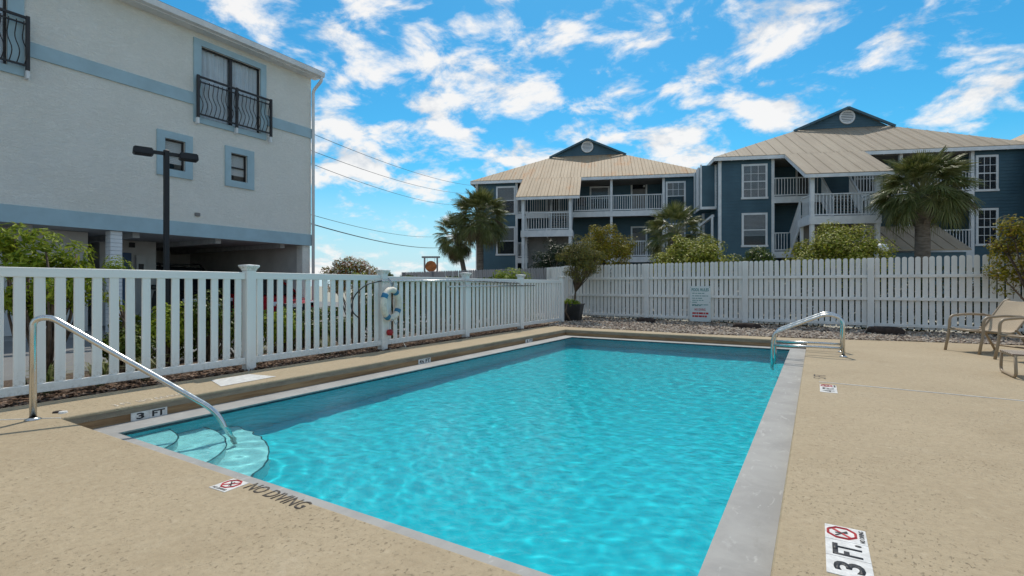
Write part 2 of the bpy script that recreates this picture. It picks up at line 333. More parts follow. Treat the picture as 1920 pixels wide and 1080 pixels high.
def copy_tree(o, parent=None):
    c = o.copy(); COL.objects.link(c)
    if parent: c.parent = parent
    for ch in list(o.children): copy_tree(ch, c)
    return c
def fillet(pts, r, n=6):
    P = [Vector(p) for p in pts]; out = [P[0]]
    for k in range(1, len(P) - 1):
        a = (P[k-1] - P[k]); b = (P[k+1] - P[k]); q = min(r, a.length * .49, b.length * .49)
        p0 = P[k] + a.normalized() * q; p1 = P[k] + b.normalized() * q
        for j in range(n + 1):
            t_ = j / n; out.append((1-t_)**2 * p0 + 2*t_*(1-t_) * P[k] + t_*t_ * p1)
    out.append(P[-1]); return out
def text_mesh(s, mat, h, w=None, align='CENTER', bold=0., extrude=0.0015):
    cu = bpy.data.curves.new('lettering', 'FONT'); cu.body = s; cu.align_x = align; cu.size = 1; cu.offset = bold; cu.resolution_u = 3
    o = bpy.data.objects.new('tmp', cu); COL.objects.link(o); dg = bpy.context.evaluated_depsgraph_get(); dg.update()
    me = bpy.data.meshes.new_from_object(o.evaluated_get(dg)); bpy.data.objects.remove(o); bpy.data.curves.remove(cu)
    co = np.array([v.co for v in me.vertices]); lo = co.min(0); hi = co.max(0); sy = h / (hi[1] - lo[1]); sx = (w / (hi[0] - lo[0])) if w else sy
    cx = (lo[0] + hi[0]) / 2 if align == 'CENTER' else lo[0]
    for v in me.vertices: v.co = ((v.co.x - cx) * sx, (v.co.y - (lo[1] + hi[1]) / 2) * sy, 0)
    bm = bmesh.new(); bm.from_mesh(me); r_ = bmesh.ops.extrude_face_region(bm, geom=list(bm.faces))
    for e in r_['geom']:
        if isinstance(e, bmesh.types.BMVert): e.co.z += extrude
    bmesh.ops.recalc_face_normals(bm, faces=bm.faces); bm.to_mesh(me); bm.free()
    me.materials.clear(); me.materials.append(MATS[mat]); return me

# ------------------------------------------------------------------ ground and paving
HX0, HX1, HY0, HY1 = -5.5, -.155, 1.72, 11.82        # opening in the deck
IX0, IX1, IY0, IY1 = -5.17, -.445, 2.0, 11.5         # water
def ring(mb, o, i, z):
    (a0, a1, b0, b1), (c0, c1, d0, d1) = o, i
    mb.face((a0,b0,z),(a1,b0,z),(c1,d0,z),(c0,d0,z)); mb.face((a1,b0,z),(a1,b1,z),(c1,d1,z),(c1,d0,z))
    mb.face((a1,b1,z),(a0,b1,z),(c0,d1,z),(c1,d1,z)); mb.face((a0,b1,z),(a0,b0,z),(c0,d0,z),(c0,d1,z)); return mb
def wallring(mb, r_, z0, z1):
    a0, a1, b0, b1 = r_
    for p, q in (((a0,b0),(a1,b0)),((a1,b0),(a1,b1)),((a1,b1),(a0,b1)),((a0,b1),(a0,b0))): mb.face((*p,z0),(*q,z0),(*q,z1),(*p,z1))
    return mb
g = ring(MB(), (-500, 500, -500, 500), (HX0 - .2, HX1 + .2, HY0 - .2, HY1 + .2), -.05).build('ground', 'ground_sand'); kind(g, 'structure')
mb = MB()
V = {'a': (-6.38,-7), 'b': (14,-7), 'c': (14,1.72), 'd': (HX1,HY0), 'e': (HX0,HY0), 'f': (-6.38,1.72), 'g': (HX0,HY1), 'h': (-6.38,11.82), 'i': (HX1,HY1), 'j': (HX1,12.42), 'k': (-2.44,12.25), 'l': (-6.38,12.6), 'm': (14,13.4), 'n': (4,13.15), 'o': (1.56,12.8)}
for s_ in ('abcdef', 'feghx'[:4], 'hgijkl', 'dcmnoji'): mb.face(*[(*V[k], 0) for k in s_])
bm = bmesh.new(); me0 = bpy.data.meshes.new('t'); me0.from_pydata(mb.v, [], mb.f); bm.from_mesh(me0); bmesh.ops.remove_doubles(bm, verts=bm.verts, dist=1e-4)
for f in bm.faces:
    if f.normal.z < 0: f.normal_flip()
ex = bmesh.ops.extrude_edge_only(bm, edges=[e for e in bm.edges if e.is_boundary])
for v in ex['geom']:
    if isinstance(v, bmesh.types.BMVert): v.co.z -= .03
bm.normal_update()
ed = [e for e in bm.edges if len(e.link_faces) == 2 and abs(e.calc_face_angle()) > .8 and all(abs(v.co.z) < .001 for v in e.verts) and all(HX0-.01 < v.co.x < HX1+.01 and HY0-.01 < v.co.y < HY1+.01 for v in e.verts)]
bmesh.ops.bevel(bm, geom=ed, offset=.022, segments=3, affect='EDGES', profile=.5)
mb2 = MB().bm(bm); deck = mb2.build('pool_deck', 'deck_concrete'); kind(deck, 'structure')
wallring(MB(), (HX0, HX1, HY0, HY1), -.078, -.029).build('slab_edge', 'deck_edge', deck)
MB().beam((.03, 6.9, .0008), (6.2, 6.47, .0008), .016, .008).build('joint_strip', 'tile_white', deck)
MB().beam((-6.0, 1.30, .0008), (-5.49, 1.715, .0008), .008, .008).build('joint_strip', 'tile_white', deck)

pool = bpy.data.objects.new('swimming_pool', None); COL.objects.link(pool); pool.location = (0, 0, 0); kind(pool, 'structure')
wallring(MB(), (HX0 - .006, HX1 + .006, HY0 - .006, HY1 + .006), -.152, -.07).build('riser_band', 'riser_band', pool)
mb = ring(MB(), (HX0 - .05, HX1 + .05, HY0 - .05, HY1 + .05), (IX0, IX1, IY0, IY1), -.15); wallring(mb, (IX0, IX1, IY0, IY1), -.163, -.15); mb.build('rim_gutter', 'gutter_concrete', pool)
q = .004; wallring(MB(), (IX0 - q, IX1 + q, IY0 - q, IY1 + q), -.235, -.1625).build('waterline_tile', 'waterline_tile', pool)
mb = MB(); b0, b1 = -1.05, -1.4; p = (IX0 - .006, IX1 + .006, IY0 - .006, IY1 + .006)
c4 = [(p[0], p[2]), (p[1], p[2]), (p[1], p[3]), (p[0], p[3])]; zb = [b0, b0, b1, b1]
for k in range(4): j = (k + 1) % 4; mb.face((*c4[k], zb[k]), (*c4[j], zb[j]), (*c4[j], -.234), (*c4[k], -.234))
mb.face(*[(*c4[k], zb[k]) for k in range(4)]); mb.build('basin', 'pool_plaster', pool)
for k, (rad, top) in enumerate(((.56, -.36), (1.02, -.58), (1.44, -.80))):    # corner entry steps
    sg = 20; pts = [(IX0, IY0)] + [(IX0 + rad * math.cos(a) * 1.0, IY0 + rad * .72 * math.sin(a)) for a in [PI / 2 * i / sg for i in range(sg + 1)]]
    o = MB().prism(pts, -1.3, top, 'z').build('entry_step', 'pool_step_plaster', pool)
    MB().tube([(x, y, top - .004) for x, y in pts[1:]], .008, 6).build('step_nosing', 'step_edge_tile', o)
nx, ny = 260, 520
X = np.linspace(IX0 - .003, IX1 + .003, nx); Y = np.linspace(IY0 - .003, IY1 + .003, ny); gx_, gy_ = np.meshgrid(X, Y, indexing='ij'); gz_ = np.zeros_like(gx_)
for k in range(46):
    lam = rng.uniform(.075, .36); a = rng.normal(.9, .9); ph = rng.uniform(0, 6.28); kx, ky = 2*PI/lam*math.cos(a), 2*PI/lam*math.sin(a)
    gz_ += .00062 * lam * np.sin(kx * (gx_ + .12*np.sin(gy_*1.7+ph)) + ky * (gy_ + .12*np.sin(gx_*2.1)) + ph)
for bxc, byc, am in ((-4.4, 2.8, .0022), (-1.5, 8.3, .0012)):       # disturbed water by the rail and the return inlet
    rr_ = np.hypot(gx_ - bxc, gy_ - byc); gz_ += am * np.exp(-rr_ / .55) * np.sin(rr_ * 34)
vs = np.stack([gx_, gy_, gz_ - .172], -1).reshape(-1, 3)
idx = np.arange(nx * ny).reshape(nx, ny); fs = np.stack([idx[:-1, :-1], idx[1:, :-1], idx[1:, 1:], idx[:-1, 1:]], -1).reshape(-1, 4)
vs = vs.tolist(); fs = fs.tolist(); loop = [int(i) for i in list(idx[:, 0]) + list(idx[-1, 1:]) + list(idx[-2::-1, -1]) + list(idx[0, -2:0:-1])]
nb0 = len(vs); mxc, myc = (IX0 + IX1) / 2, (IY0 + IY1) / 2
for z_ in (-.172, -1.9):
    for i in loop: x_, y_ = vs[i][0], vs[i][1]; vs.append([mxc + (x_ - mxc) * 1.02, myc + (y_ - myc) * 1.01, z_])
nl = len(loop)
for k in range(nl):
    j = (k + 1) % nl; fs.append([loop[k], loop[j], nb0 + j, nb0 + k]); fs.append([nb0 + k, nb0 + j, nb0 + nl + j, nb0 + nl + k])
fs.append([nb0 + nl + k for k in range(nl)])
me = bpy.data.meshes.new('pool_water'); me.from_pydata(vs, [], fs)
bm = bmesh.new(); bm.from_mesh(me); bmesh.ops.recalc_face_normals(bm, faces=bm.faces); bm.to_mesh(me); bm.free(); me.shade_smooth(); me.materials.append(MATS['pool_water'])
wo_ = kind(link('pool_water', me), 'structure'); wo_.cycles.is_caustics_caster = True; sun.cycles.is_caustics_light = True
for o in pool.children_recursive: o.cycles.is_caustics_receiver = True

# lettering and marker tiles set into the deck and risers (text runs along +x of the parent, top towards +y)
def no_diving_face(par, cx, cy, s, z):
    n = 8; out = [(cx + s*.36*math.cos(PI/8+PI/4*k), cy + s*(.09+.36*math.sin(PI/8+PI/4*k)), z) for k in range(n)]
    MB().tube(out, .0055*s/.15, 4, closed=True).build('red_octagon', 'ink_red', par)
    MB().beam((cx - s*.24, cy - s*.13, z), (cx + s*.24, cy + s*.33, z), .011*s/.15, .003).build('red_slash', 'ink_red', par)
    m = MB(); m.beam((cx - s*.2, cy + s*.24, z+.0005), (cx + s*.16, cy - s*.04, z+.0005), .007, .002); m.beam((cx - s*.02, cy + s*.25, z+.0005), (cx + s*.05, cy - s*.06, z+.0005), .006, .002); m.build('diver_mark', 'ink_black', par)
    link('lettering', text_mesh('NO DIVING', 'ink_black', s*.12, s*.78, bold=.02), par, (cx, cy - s*.385, z - .001))
def marker(name, loc, rot, cells, s=.155):
    """cells: list of strings; '!' is the no-diving face"""
    o = bpy.data.objects.new(name, None); COL.objects.link(o); o.parent = deck; o.location = loc; o.rotation_euler = rot
    n = len(cells)
    for k, c_ in enumerate(cells):
        x0 = (k - n/2) * s; tl = MB().box(x0 + .0015, x0 + s - .0015, -s/2, s/2, -.004, .003, .001).build('marker_tile', 'tile_white', o)
        if c_ == '!': no_diving_face(tl, x0 + s/2, 0, s, .0035)
        elif c_: link('lettering', text_mesh(c_, 'ink_black', s*.68, s*(.50 if len(c_) == 1 else .80), bold=.025), tl, (x0 + s/2, 0, .0028))
    return o
marker('no_diving_marker', (-2.83, 1.625, .0), (0, 0, R(3)), ['!'], .145)
link('painted_lettering', text_mesh('NO DIVING', 'paint_stencil', .088, .50, bold=.008), deck, (-2.475, 1.678, .0005), (0, 0, R(-1.5)))
marker('depth_marker', (.114, 2.575, .0), (0, 0, R(90)), ['3', 'FT.', '!'], .158)
marker('depth_marker', (.115, 6.50, .0), (0, 0, R(90)), ['4', 'FT.', '!'], .158)
link('painted_lettering', text_mesh('5 FT', 'paint_stencil', .13, .30), deck, (.04, 6.75 + .55, .0005), (0, 0, R(90)))
link('painted_lettering', text_mesh('3 FT  NO DIVING', 'paint_faded', .11, .62, bold=.02), deck, (-5.63, 2.45, .0005), (0, 0, R(90)))
mb = MB().face((-6.12, 3.30, .004), (-5.66, 3.16, .004), (-5.70, 3.86, .004), (-6.14, 3.78, .004)); mb.box(-.001+-5.9, -5.899, 3.5, 3.501, 0, .0039); mb.build('faded_paint_patch', 'tile_white', deck)
for yy, tx, wd in ((2.385, ('3', 'FT'), .155), (6.38, ('4\u00bd', 'FT'), .15), (9.9, ('5', 'FT'), .15)):
    o = bpy.data.objects.new('riser_depth_marker', None); COL.objects.link(o); o.parent = deck; o.location = (HX0 + .004, yy, -.112); o.rotation_euler = (R(90), 0, R(90))
    for k, s_ in enumerate(tx):
        x0 = (k - 1) * wd; tl = MB().box(x0 + .001, x0 + wd - .001, -.038, .038, -.012, .002).build('marker_tile', 'tile_white', o)
        link('lettering', text_mesh(s_, 'ink_black', .058, wd * (.42 if s_ in '35' else .72), bold=.03), tl, (x0 + wd / 2, 0, .002))

# gravel bed under the back fence, mulch under the side fence
mb = MB(); mb.face((-7.6,12.2,-.02),(14,12.2,-.02),(14,16,-.02),(-7.6,16.4,-.02)); kind(mb.build('gravel_bed', 'gravel_base'), 'structure')
def scatter(name, mat, n, fn, size, flat=.6, seed=1):
    r_ = np.random.default_rng(seed); V_ = np.array([(1,0,0),(0,1,0),(-1,0,0),(0,-1,0),(0,0,1),(0,0,-1)], float)
    F_ = np.array([(0,1,4),(1,2,4),(2,3,4),(3,0,4),(1,0,5),(2,1,5),(3,2,5),(0,3,5)])
    P_ = fn(n, r_); n = len(P_); S_ = r_.uniform(*size, (n, 1, 1)) * r_.uniform(.6, 1.25, (n, 1, 3)) * np.array([1, 1, flat]); a = r_.uniform(0, 6.28, n); t_ = r_.normal(0, .3, n)
    v = V_[None] * S_ + r_.normal(0, .12, (n, 6, 3)) * S_
    x = v[..., 0]*np.cos(a)[:, None] - v[..., 1]*np.sin(a)[:, None]; y = v[..., 0]*np.sin(a)[:, None] + v[..., 1]*np.cos(a)[:, None]; z = v[..., 2] + x*np.sin(t_)[:, None]
    v = np.stack([x, y, z], -1) + P_[:, None]; f = F_[None] + 6*np.arange(n)[:, None, None]
    me = bpy.data.meshes.new(name); me.from_pydata(v.reshape(-1, 3).tolist(), [], f.reshape(-1, 3).tolist()); me.materials.append(MATS[mat]); return kind(link(name, me), 'stuff')
def gravel_pts(n, r_):
    x = r_.uniform(-7.2, 6.5, n); lo = np.interp(x, [-7.2, -6.3, -5.25, -2.44, -.29, 1.56, 4, 6.5], [13.1, 12.66, 12.53, 12.28, 12.45, 12.84, 13.2, 13.25]); hi = 14.86 - .09*x + .3
    y = lo + (hi - lo) * r_.uniform(0, 1, n)**1.15; return np.stack([x, y, r_.uniform(-.012, .022, n) + .02*(y - lo)], -1)
scatter('gravel', 'pebbles', 11500, gravel_pts, (.022, .052), .6, 3)
mb = MB(); mb.face((-8.4,-7,-.025),(-6.36,-7,-.025),(-6.36,14.2,-.025),(-8.4,14.2,-.025)); kind(mb.build('mulch_bed', 'mulch'), 'structure')
def mulch_pts(n, r_):
    y = r_.uniform(-.5, 13.6, n)**1.0; x = -6.40 - np.abs(r_.normal(0, .32, n)); return np.stack([x, y, r_.uniform(-.02, .012, n)], -1)
scatter('mulch_chips', 'mulch_chips', 8000, mulch_pts, (.012, .034), .4, 5)
mb = MB(); mb.face((-14.1,-30,-.03),(-8.4,-30,-.03),(-8.4,24,-.03),(-14.1,24,-.03)); mb.face((-40,12.5,-.031),(-14.1,12.5,-.031),(-14.1,24,-.031),(-40,24,-.031)); kind(mb.build('driveway', 'asphalt'), 'structure')
mb = MB()
for i in range(14):
    for j in range(9): mb.box(-12.6 + j*.42 + (.2 if i % 2 else 0), -12.6 + j*.42 + .41 + (.2 if i % 2 else 0), 9.2 + i*.22, 9.2 + i*.22 + .212, -.03, -.012 + .004*random.random())
kind(mb.build('paver_walk', 'paver_grey'), 'structure')

# ------------------------------------------------------------------ white slat fence along the pool's long side
FX = -6.52
fence = thing('slat_fence', 'white vinyl fence of narrow vertical slats along the long side of the pool', 'fence', (FX, 0, 0))
posts = [1.42, 4.013, 6.457, 8.91, 11.30, 13.74]
pk = MB().box(-.0125, .0125, -.0425, .0425, 0, 1.06, .003).mesh('slat', 'white_vinyl')
mb = MB().box(-.0635, .0635, -.0635, .0635, -.03, 1.325, .006); pm_ = mb.mesh('post', 'white_vinyl')
cap = MB(); cap.lathe([(.0, 0), (.068*1.414, 0), (.072*1.414, .018), (.092*1.414, .048), (.096*1.414, .062), (.09*1.414, .072), (0, .082)], 4); cm_ = cap.mesh('post_cap', 'white_vinyl')
for k, y in enumerate(posts):
    o = link('post', pm_, fence, (0, y, 0)); link('post_cap', cm_, o, (0, 0, 1.325), (0, 0, PI/4))
    if k == len(posts) - 1: break
    y0, y1 = y + .064, posts[k+1] - .064; n = 16 if k == 0 else 15; st = (posts[k+1] - y) / (n + 1)
    dz = (.0, .004, -.012, -.02, -.016)[k]
    MB().box(-.024, .024, y0, y1, 1.205 + dz, 1.298 + dz, .004).build('top_rail', 'white_vinyl', fence)
    MB().box(-.024, .024, y0, y1, .077, .163, .004).build('bottom_rail', 'white_vinyl', fence)
    for i in range(n):
        o = link('slat', pk, fence, (random.uniform(-.002, .002), posts[k+1] - st*(i+1), .155)); o.rotation_euler = (random.uniform(-.003, .003), 0, 0)

# ------------------------------------------------------------------ white picket fence at the back
def picket_mesh(w, h, style, mat, th=.018):
    if style == 'round': top = [(w/2, h - w*.42), (w*.42, h - w*.2), (w*.25, h - w*.05), (0, h), (-w*.25, h - w*.05), (-w*.42, h - w*.2), (-w/2, h - w*.42)]
    else: top = [(w/2, h - w*.5), (w*.2, h), (-w*.2, h), (-w/2, h - w*.5)]
    return MB().prism([(-w/2, 0), (w/2, 0)] + top, -th/2, th/2, 'y').mesh('picket', mat)
def picket_fence(name, label, A, B, n_sec, per, w, h, mat, style, z0=.12, rails=(.2, .81, 1.34), post_top=None):
    A = Vector((*A, 0)); B = Vector((*B, 0)); L = (B - A).length; rz = math.atan2(B.y - A.y, B.x - A.x); f = thing(name, label, 'fence', A, rz)
    ms = [picket_mesh(w * k, h - z0, style, mat) for k in (.96, 1., 1.03)]
    sec = L / n_sec
    for s_ in range(n_sec + 1):
        MB().box(-.068, .068, -.10, .02, -.05, (post_top or h) - .012, .006).build('post', mat, f, (s_ * sec, 0, 0))
        if s_ == n_sec: break
        for z in rails: MB().box(.07, sec - .07, -.062, -.016, z - .035, z + .035, .003).build('rail', mat, f, (s_ * sec, 0, 0))
        st = (sec - .136) / per
        for i in range(per):
            o = link('picket', random.choice(ms), f, (s_ * sec + .068 + st * (i + .5) + random.uniform(-.003, .003), random.uniform(-.003, .003), z0 + random.uniform(-.004, .004))); o.rotation_euler = (0, random.uniform(-.006, .006), 0)
    return f
def fy(x): return 14.86 - .09 * x
bf = picket_fence('picket_fence', 'white picket fence with rounded tops and three rails behind the gravel bed', (-7.13, fy(-7.13)), (6.62, fy(6.62)), 5, 21, .097, 1.785, 'picket_paint', 'round')
picket_fence('picket_fence', 'weathered grey board fence running off behind the white slat fence', (-17.2, 18.45), (-8.3, 16.35), 4, 17, .105, 1.77, 'weathered_wood', 'dog')
picket_fence('picket_fence', 'short run of pale picket fence behind the leafy shrub, joining the grey boards', (-8.2, 16.3), (-7.26, 15.6), 1, 8, .105, 1.77, 'picket_paint', 'dog')

# ------------------------------------------------------------------ blue two-storey buildings
BANG = R(21); BEX = Vector((math.cos(BANG), math.sin(BANG), 0)); BEY = Vector((-math.sin(BANG), math.cos(BANG), 0))
BAL = MB().box(-.016, .016, -.016, .016, 0, 1).mesh('baluster', 'white_paint')
def lap(mb, a, b, z0, z1, nrm, step=.155):
    a = Vector((*a, 0)); b = Vector((*b, 0)); n = Vector((*nrm, 0)); z = z0
    while z < z1 - .01:
        t_ = min(step, z1 - z); p = a + n * .02; q = b + n * .02
        mb.face((p.x, p.y, z), (q.x, q.y, z), (b.x + n.x*.002, b.y + n.y*.002, z + t_), (a.x + n.x*.002, a.y + n.y*.002, z + t_))
        mb.face((a.x, a.y, z), (b.x, b.y, z), (q.x, q.y, z), (p.x, p.y, z)); z += t_
    return mb
def window(par, x0, x1, z0, z1, y, grid=None, back='blind_cloth', half=True, name='window', trim='white_paint', tw=.1, cover=1.0):
    w = MB(); w.box(x0, x0 + tw, y - .06, y + .01, z0, z1); w.box(x1 - tw, x1, y - .06, y + .01, z0, z1); w.box(x0 + tw, x1 - tw, y - .058, y + .01, z1 - tw, z1); w.box(x0 - .03, x1 + .03, y - .075, y + .01, z0 - .02, z0 + tw * .8)
    o = w.build(name, trim, par); a0, a1, c0, c1 = x0 + tw, x1 - tw, z0 + tw * .8, z1 - tw
    MB().box(a0, a1, y - .028, y - .022, c0, c1).build('interior', 'dark_interior', o)
    if back:
        m = MB(); zt = c1; zb = c1 - (c1 - c0) * cover; ns = max(3, int((zt - zb) / .06))
        for k in range(ns): m.box(a0 + .01, a1 - .01, y - .036, y - .031, zb + (zt - zb) * k / ns, zb + (zt - zb) * (k + .86) / ns)
        m.build('blind', back, o)
    MB().box(a0, a1, y - .046, y - .043, c0, c1).build('pane', 'window_glass', o)
    if half: MB().box(a0, a1, y - .056, y - .04, (c0 + c1) / 2 - .025, (c0 + c1) / 2 + .025).build('sash_bar', trim, o)
    if grid:
        m = MB(); gx_n, gz_n, zlo = grid; zl = c0 + (c1 - c0) * zlo
        for k in range(1, gx_n): xx = a0 + (a1 - a0) * k / gx_n; m.box(xx - .011, xx + .011, y - .053, y - .047, zl, c1)
        for k in range(1, gz_n): zz_ = zl + (c1 - zl) * k / gz_n; m.box(a0, a1, y - .054, y - .0475, zz_ - .011, zz_ + .011)
        m.build('muntins', trim, o)
    return o
def railing(par, A, B, top=.95, step=.13, lift=.1):
    A = Vector(A); B = Vector(B); m = MB(); up = Vector((0, 0, 1)); m.beam(A + up*top, B + up*top, .09, .05); m.beam(A + up*lift, B + up*lift, .05, .06); o = m.build('railing', 'white_paint', par)
    n = max(2, int((B - A).length / step))
    for k in range(n):
        p = A.lerp(B, (k + .5) / n); b_ = link('baluster', BAL, o, p + up*lift); b_.scale = (1, 1, top - lift)
    return o
def slope_strips(par, name, mat, x0, x1, y0, z0, slope, ymax, w=.61, lift=.03):
    """panels of a slope that rises along +y from the eave; ymax(x) gives the upper end"""
    n = max(1, round((x1 - x0) / w)); w = (x1 - x0) / n
    for k in range(n):
        a, b = x0 + k*w, x0 + (k+1)*w; m = MB(); ya, yb = ymax(a), ymax(b)
        def P(x, y, d=0.): return (x, y, z0 + (y - y0) * slope + d)
        ym = max(ymax(a + .01), ymax(b - .01), y0 + .02); mid = (a + b) / 2; yc = ymax(mid)
        top = [P(a, ya), P(mid, yc), P(b, yb)]
        m.face(P(a, y0), P(b, y0), top[2], top[1], top[0])
        m.face(P(a, y0, -.03), P(b, y0, -.03), P(b, y0), P(a, y0))
        for xr, yr, hh_ in ((a, ya, .032), (a + w*.33, ymax(a + w*.33), .014), (a + w*.67, ymax(a + w*.67), .014)):
            if yr > y0 + .05:
                q = .018; m.face(P(xr - q, y0), P(xr, y0, hh_), P(xr, yr, hh_), P(xr - q, yr)); m.face(P(xr, y0, hh_), P(xr + q, y0), P(xr + q, yr), P(xr, yr, hh_)); m.face(P(xr - q, y0), P(xr + q, y0), P(xr, y0, hh_))
        m.build('roof_panel', mat, par)
def blue_building(label, s0, d0, gx0=6.8, bay=True, roof_mat='roof_metal', shed=False, part_only=False, look=0):
    root = thing('apartment_building', label, 'building', BEX * s0 + BEY * d0, BANG, 'blue apartment buildings behind the fence')
    EZ = 7.62; WID = 13.6; F1, F2 = 2.8, 5.55; L1, R0 = 2.54, 11.36; REC = 1.7; SL = .58; OH = .3
    # walls
    m = MB()
    lap(m, (0, 0), (L1, 0), .3, EZ - .12, (0, -1)); lap(m, (R0, 0), (WID, 0), .3, EZ - .12, (0, -1)); lap(m, (L1, REC), (R0, REC), .3, EZ - .12, (0, -1))
    lap(m, (0, 11), (0, 0), .3, EZ - .1, (-1, 0)); lap(m, (WID, 0), (WID, 11), .3, EZ - .1, (1, 0)); lap(m, (L1, 0), (L1, REC), .3, EZ - .12, (1, 0)); lap(m, (R0, REC), (R0, 0), .3, EZ - .12, (-1, 0))
    m.box(0, WID, 10.98, 11.1, 0, EZ); m.build('wall', 'siding_blue', root)
    MB().box(.05, WID - .05, .06, 10.9, 0, .32).build('footing', 'siding_shade_grey', root)
    for x, y in ((-.03, -.035), (WID - .11, -.035)): MB().box(x, x + .14, y, y + .14, .3, EZ - .1).build('corner_board', 'white_paint', root)
    # windows and doors
    if look == 0:
        window(root, 1.28, 2.50, 5.52, 7.27, 0, cover=.52); window(root, 1.28, 2.50, 3.0, 4.77, 0, cover=.5); window(root, 11.46, 12.58, 5.52, 7.22, 0, (3, 2, .5), cover=.5); window(root, 11.46, 12.58, 3.0, 4.77, 0, (3, 2, .5))
    else:
        window(root, 1.08, 2.30, 5.50, 7.25, 0, (3, 4, 0), 'curtain_cloth'); window(root, 1.08, 2.30, 3.08, 4.78, 0, None, 'curtain_cloth', cover=.7); window(root, 11.46, 12.38, 5.56, 7.25, 0, (3, 4, 0), None); window(root, 11.46, 12.38, 3.0, 4.75, 0, (3, 4, 0), None)
    for f_ in (F1, F2):
        window(root, 7.0, 8.25, f_ + .35, f_ + 1.85, REC, None, 'blind_cloth', cover=.5 if f_ == F2 else 1.)
        d_ = window(root, 9.55, 10.55, f_ + .03, f_ + 2.02, REC, None, None, False, 'door')
        MB().box(9.66, 10.44, REC - .052, REC - .03, f_ + .1, f_ + 1.6).build('door_leaf', 'siding_shade_grey', d_)
        window(root, 4.2, 5.1, f_ + .03, f_ + 2.02, REC, None, 'siding_shade_grey', False, 'door')
    MB().lathe([(0, -.07), (.05, -.05), (.07, 0), (.05, .05), (0, .07)], 10, (10.35, REC - .14, F2 + 1.75)).build('porch_lamp', 'globe_white', root, smooth=True)
    # galleries
    for f_ in (F1, F2):
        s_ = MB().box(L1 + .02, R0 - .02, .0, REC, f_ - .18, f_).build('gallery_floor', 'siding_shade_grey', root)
        MB().box(L1 + .05, R0 - .05, -.06, .0, f_ - .3, f_ + .02).build('fascia', 'white_paint', s_)
        for a, b in ((L1 + .1, 3.3 if look == 0 or f_ == F1 else 4.7), (6.1, 8.25), (8.4, R0 - .08)): railing(root, (a, .03, f_), (b, .03, f_))
        if look == 0: railing(root, (3.35, .06, f_), (6.05, .06, f_)) if f_ == F2 else None
    for x in (L1 + .02, 8.32, R0 - .02): MB().box(x - .07, x + .07, -.03, .11, .3, EZ - .12).build('post', 'white_paint', root)
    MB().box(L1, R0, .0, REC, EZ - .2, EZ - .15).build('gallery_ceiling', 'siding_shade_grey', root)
    # stair porch
    PX0, PX1, PY, LZ = 3.38, 6.02, -2.62, 4.18
    for x in (PX0, PX1): MB().box(x - .08, x + .08, PY - .08, PY + .08, .0, 6.2).build('porch_post', 'white_paint', root)
    for x in (PX0, PX1): MB().box(x - .06, x + .06, -1.5, -1.38, .0, LZ - .1).build('landing_post', 'white_paint', root)
    ld = MB().box(PX0, PX1, PY, -1.4, LZ - .16, LZ).build('landing', 'siding_shade_grey', root)
    m = MB(); m.box(PX0 - .12, PX1 + .12, PY - .13, PY - .085, LZ - .33, LZ + .03); m.box(PX0 - .14, PX0 - .085, PY - .08, -1.35, LZ - .33, LZ + .03); m.box(PX1 + .085, PX1 + .14, PY - .08, -1.35, LZ - .33, LZ + .03); m.build('fascia', 'white_paint', ld)
    railing(root, (PX0 + .1, PY, LZ), (PX1 - .1, PY, LZ), 1.02, .14); railing(root, (PX0, PY + .1, LZ), (PX0, -1.5, LZ), 1.02, .14); railing(root, (PX1, PY + .1, LZ), (PX1, -1.5, LZ), 1.02, .14)
    for x0, x1, za, zb in ((PX0 - .02, 4.62, F1, LZ), (4.78, PX1, F2, LZ)):
        st = bpy.data.objects.new('stair_flight', None); COL.objects.link(st); st.parent = root
        for x in (x0, x1): MB().beam((x, 0, za - .05), (x, -1.42, zb - .05), .05, .28).build('stringer', 'white_paint', st)
        for k in range(7): tt = (k + .5) / 8; MB().box(x0, x1, -1.42*tt - .13, -1.42*tt + .1, za + (zb - za)*tt - .03, za + (zb - za)*tt + .01).build('tread', 'siding_shade_grey', st)
        for x in ((x0, x1) if za == F2 else (x0,)): railing(root, (x, -.05, za), (x, -1.4, zb), .95, .14)
    MB().box(PX0 + .1, PX1 - .1, -1.36, -1.28, .3, LZ - .2).build('stair_screen', 'siding_shade_grey', root)
    # roof
    y0 = -OH; gz = 9.88; yg = y0 + (gz - EZ) / SL; RZ = 10.96; sL = (RZ - EZ) / (gx0 + OH); sR = (RZ - EZ) / (WID + OH - gx0); gl_, gr_ = gx0 - (RZ - gz) / sL, gx0 + (RZ - gz) / sR
    rf_ = bpy.data.objects.new('roof', None); COL.objects.link(rf_); rf_.parent = root
    def ym(x):
        if x < gl_: return y0 + (x + OH) * sL / SL
        if x > gr_: return y0 + (WID + OH - x) * sR / SL
        return yg
    slope_strips(rf_, 'roof_panel', roof_mat, -OH, WID + OH, y0, EZ, SL, ym)
    pe = -2.95; slope_strips(rf_, 'roof_panel', roof_mat, 3.0, 6.55, pe, EZ + (pe - y0) * SL, SL, lambda x: y0 + .02)
    m = MB(); yb = 11.3
    m.face((-OH, y0, EZ), (gl_, yg, gz), (gx0, yg - .25, RZ), (gx0, yb, RZ), (-OH, yb, EZ)); m.face((WID + OH, y0, EZ), (WID + OH, yb, EZ), (gx0, yb, RZ), (gx0, yg - .25, RZ), (gr_, yg, gz)); m.build('side_slope', roof_mat, rf_)
    m = MB(); m.face((gl_, yg, gz - .02), (gr_, yg, gz - .02), (gx0, yg, RZ - .03)); gb = m.build('gable_wall', 'siding_blue', rf_)
    m = MB(); lapz = gz
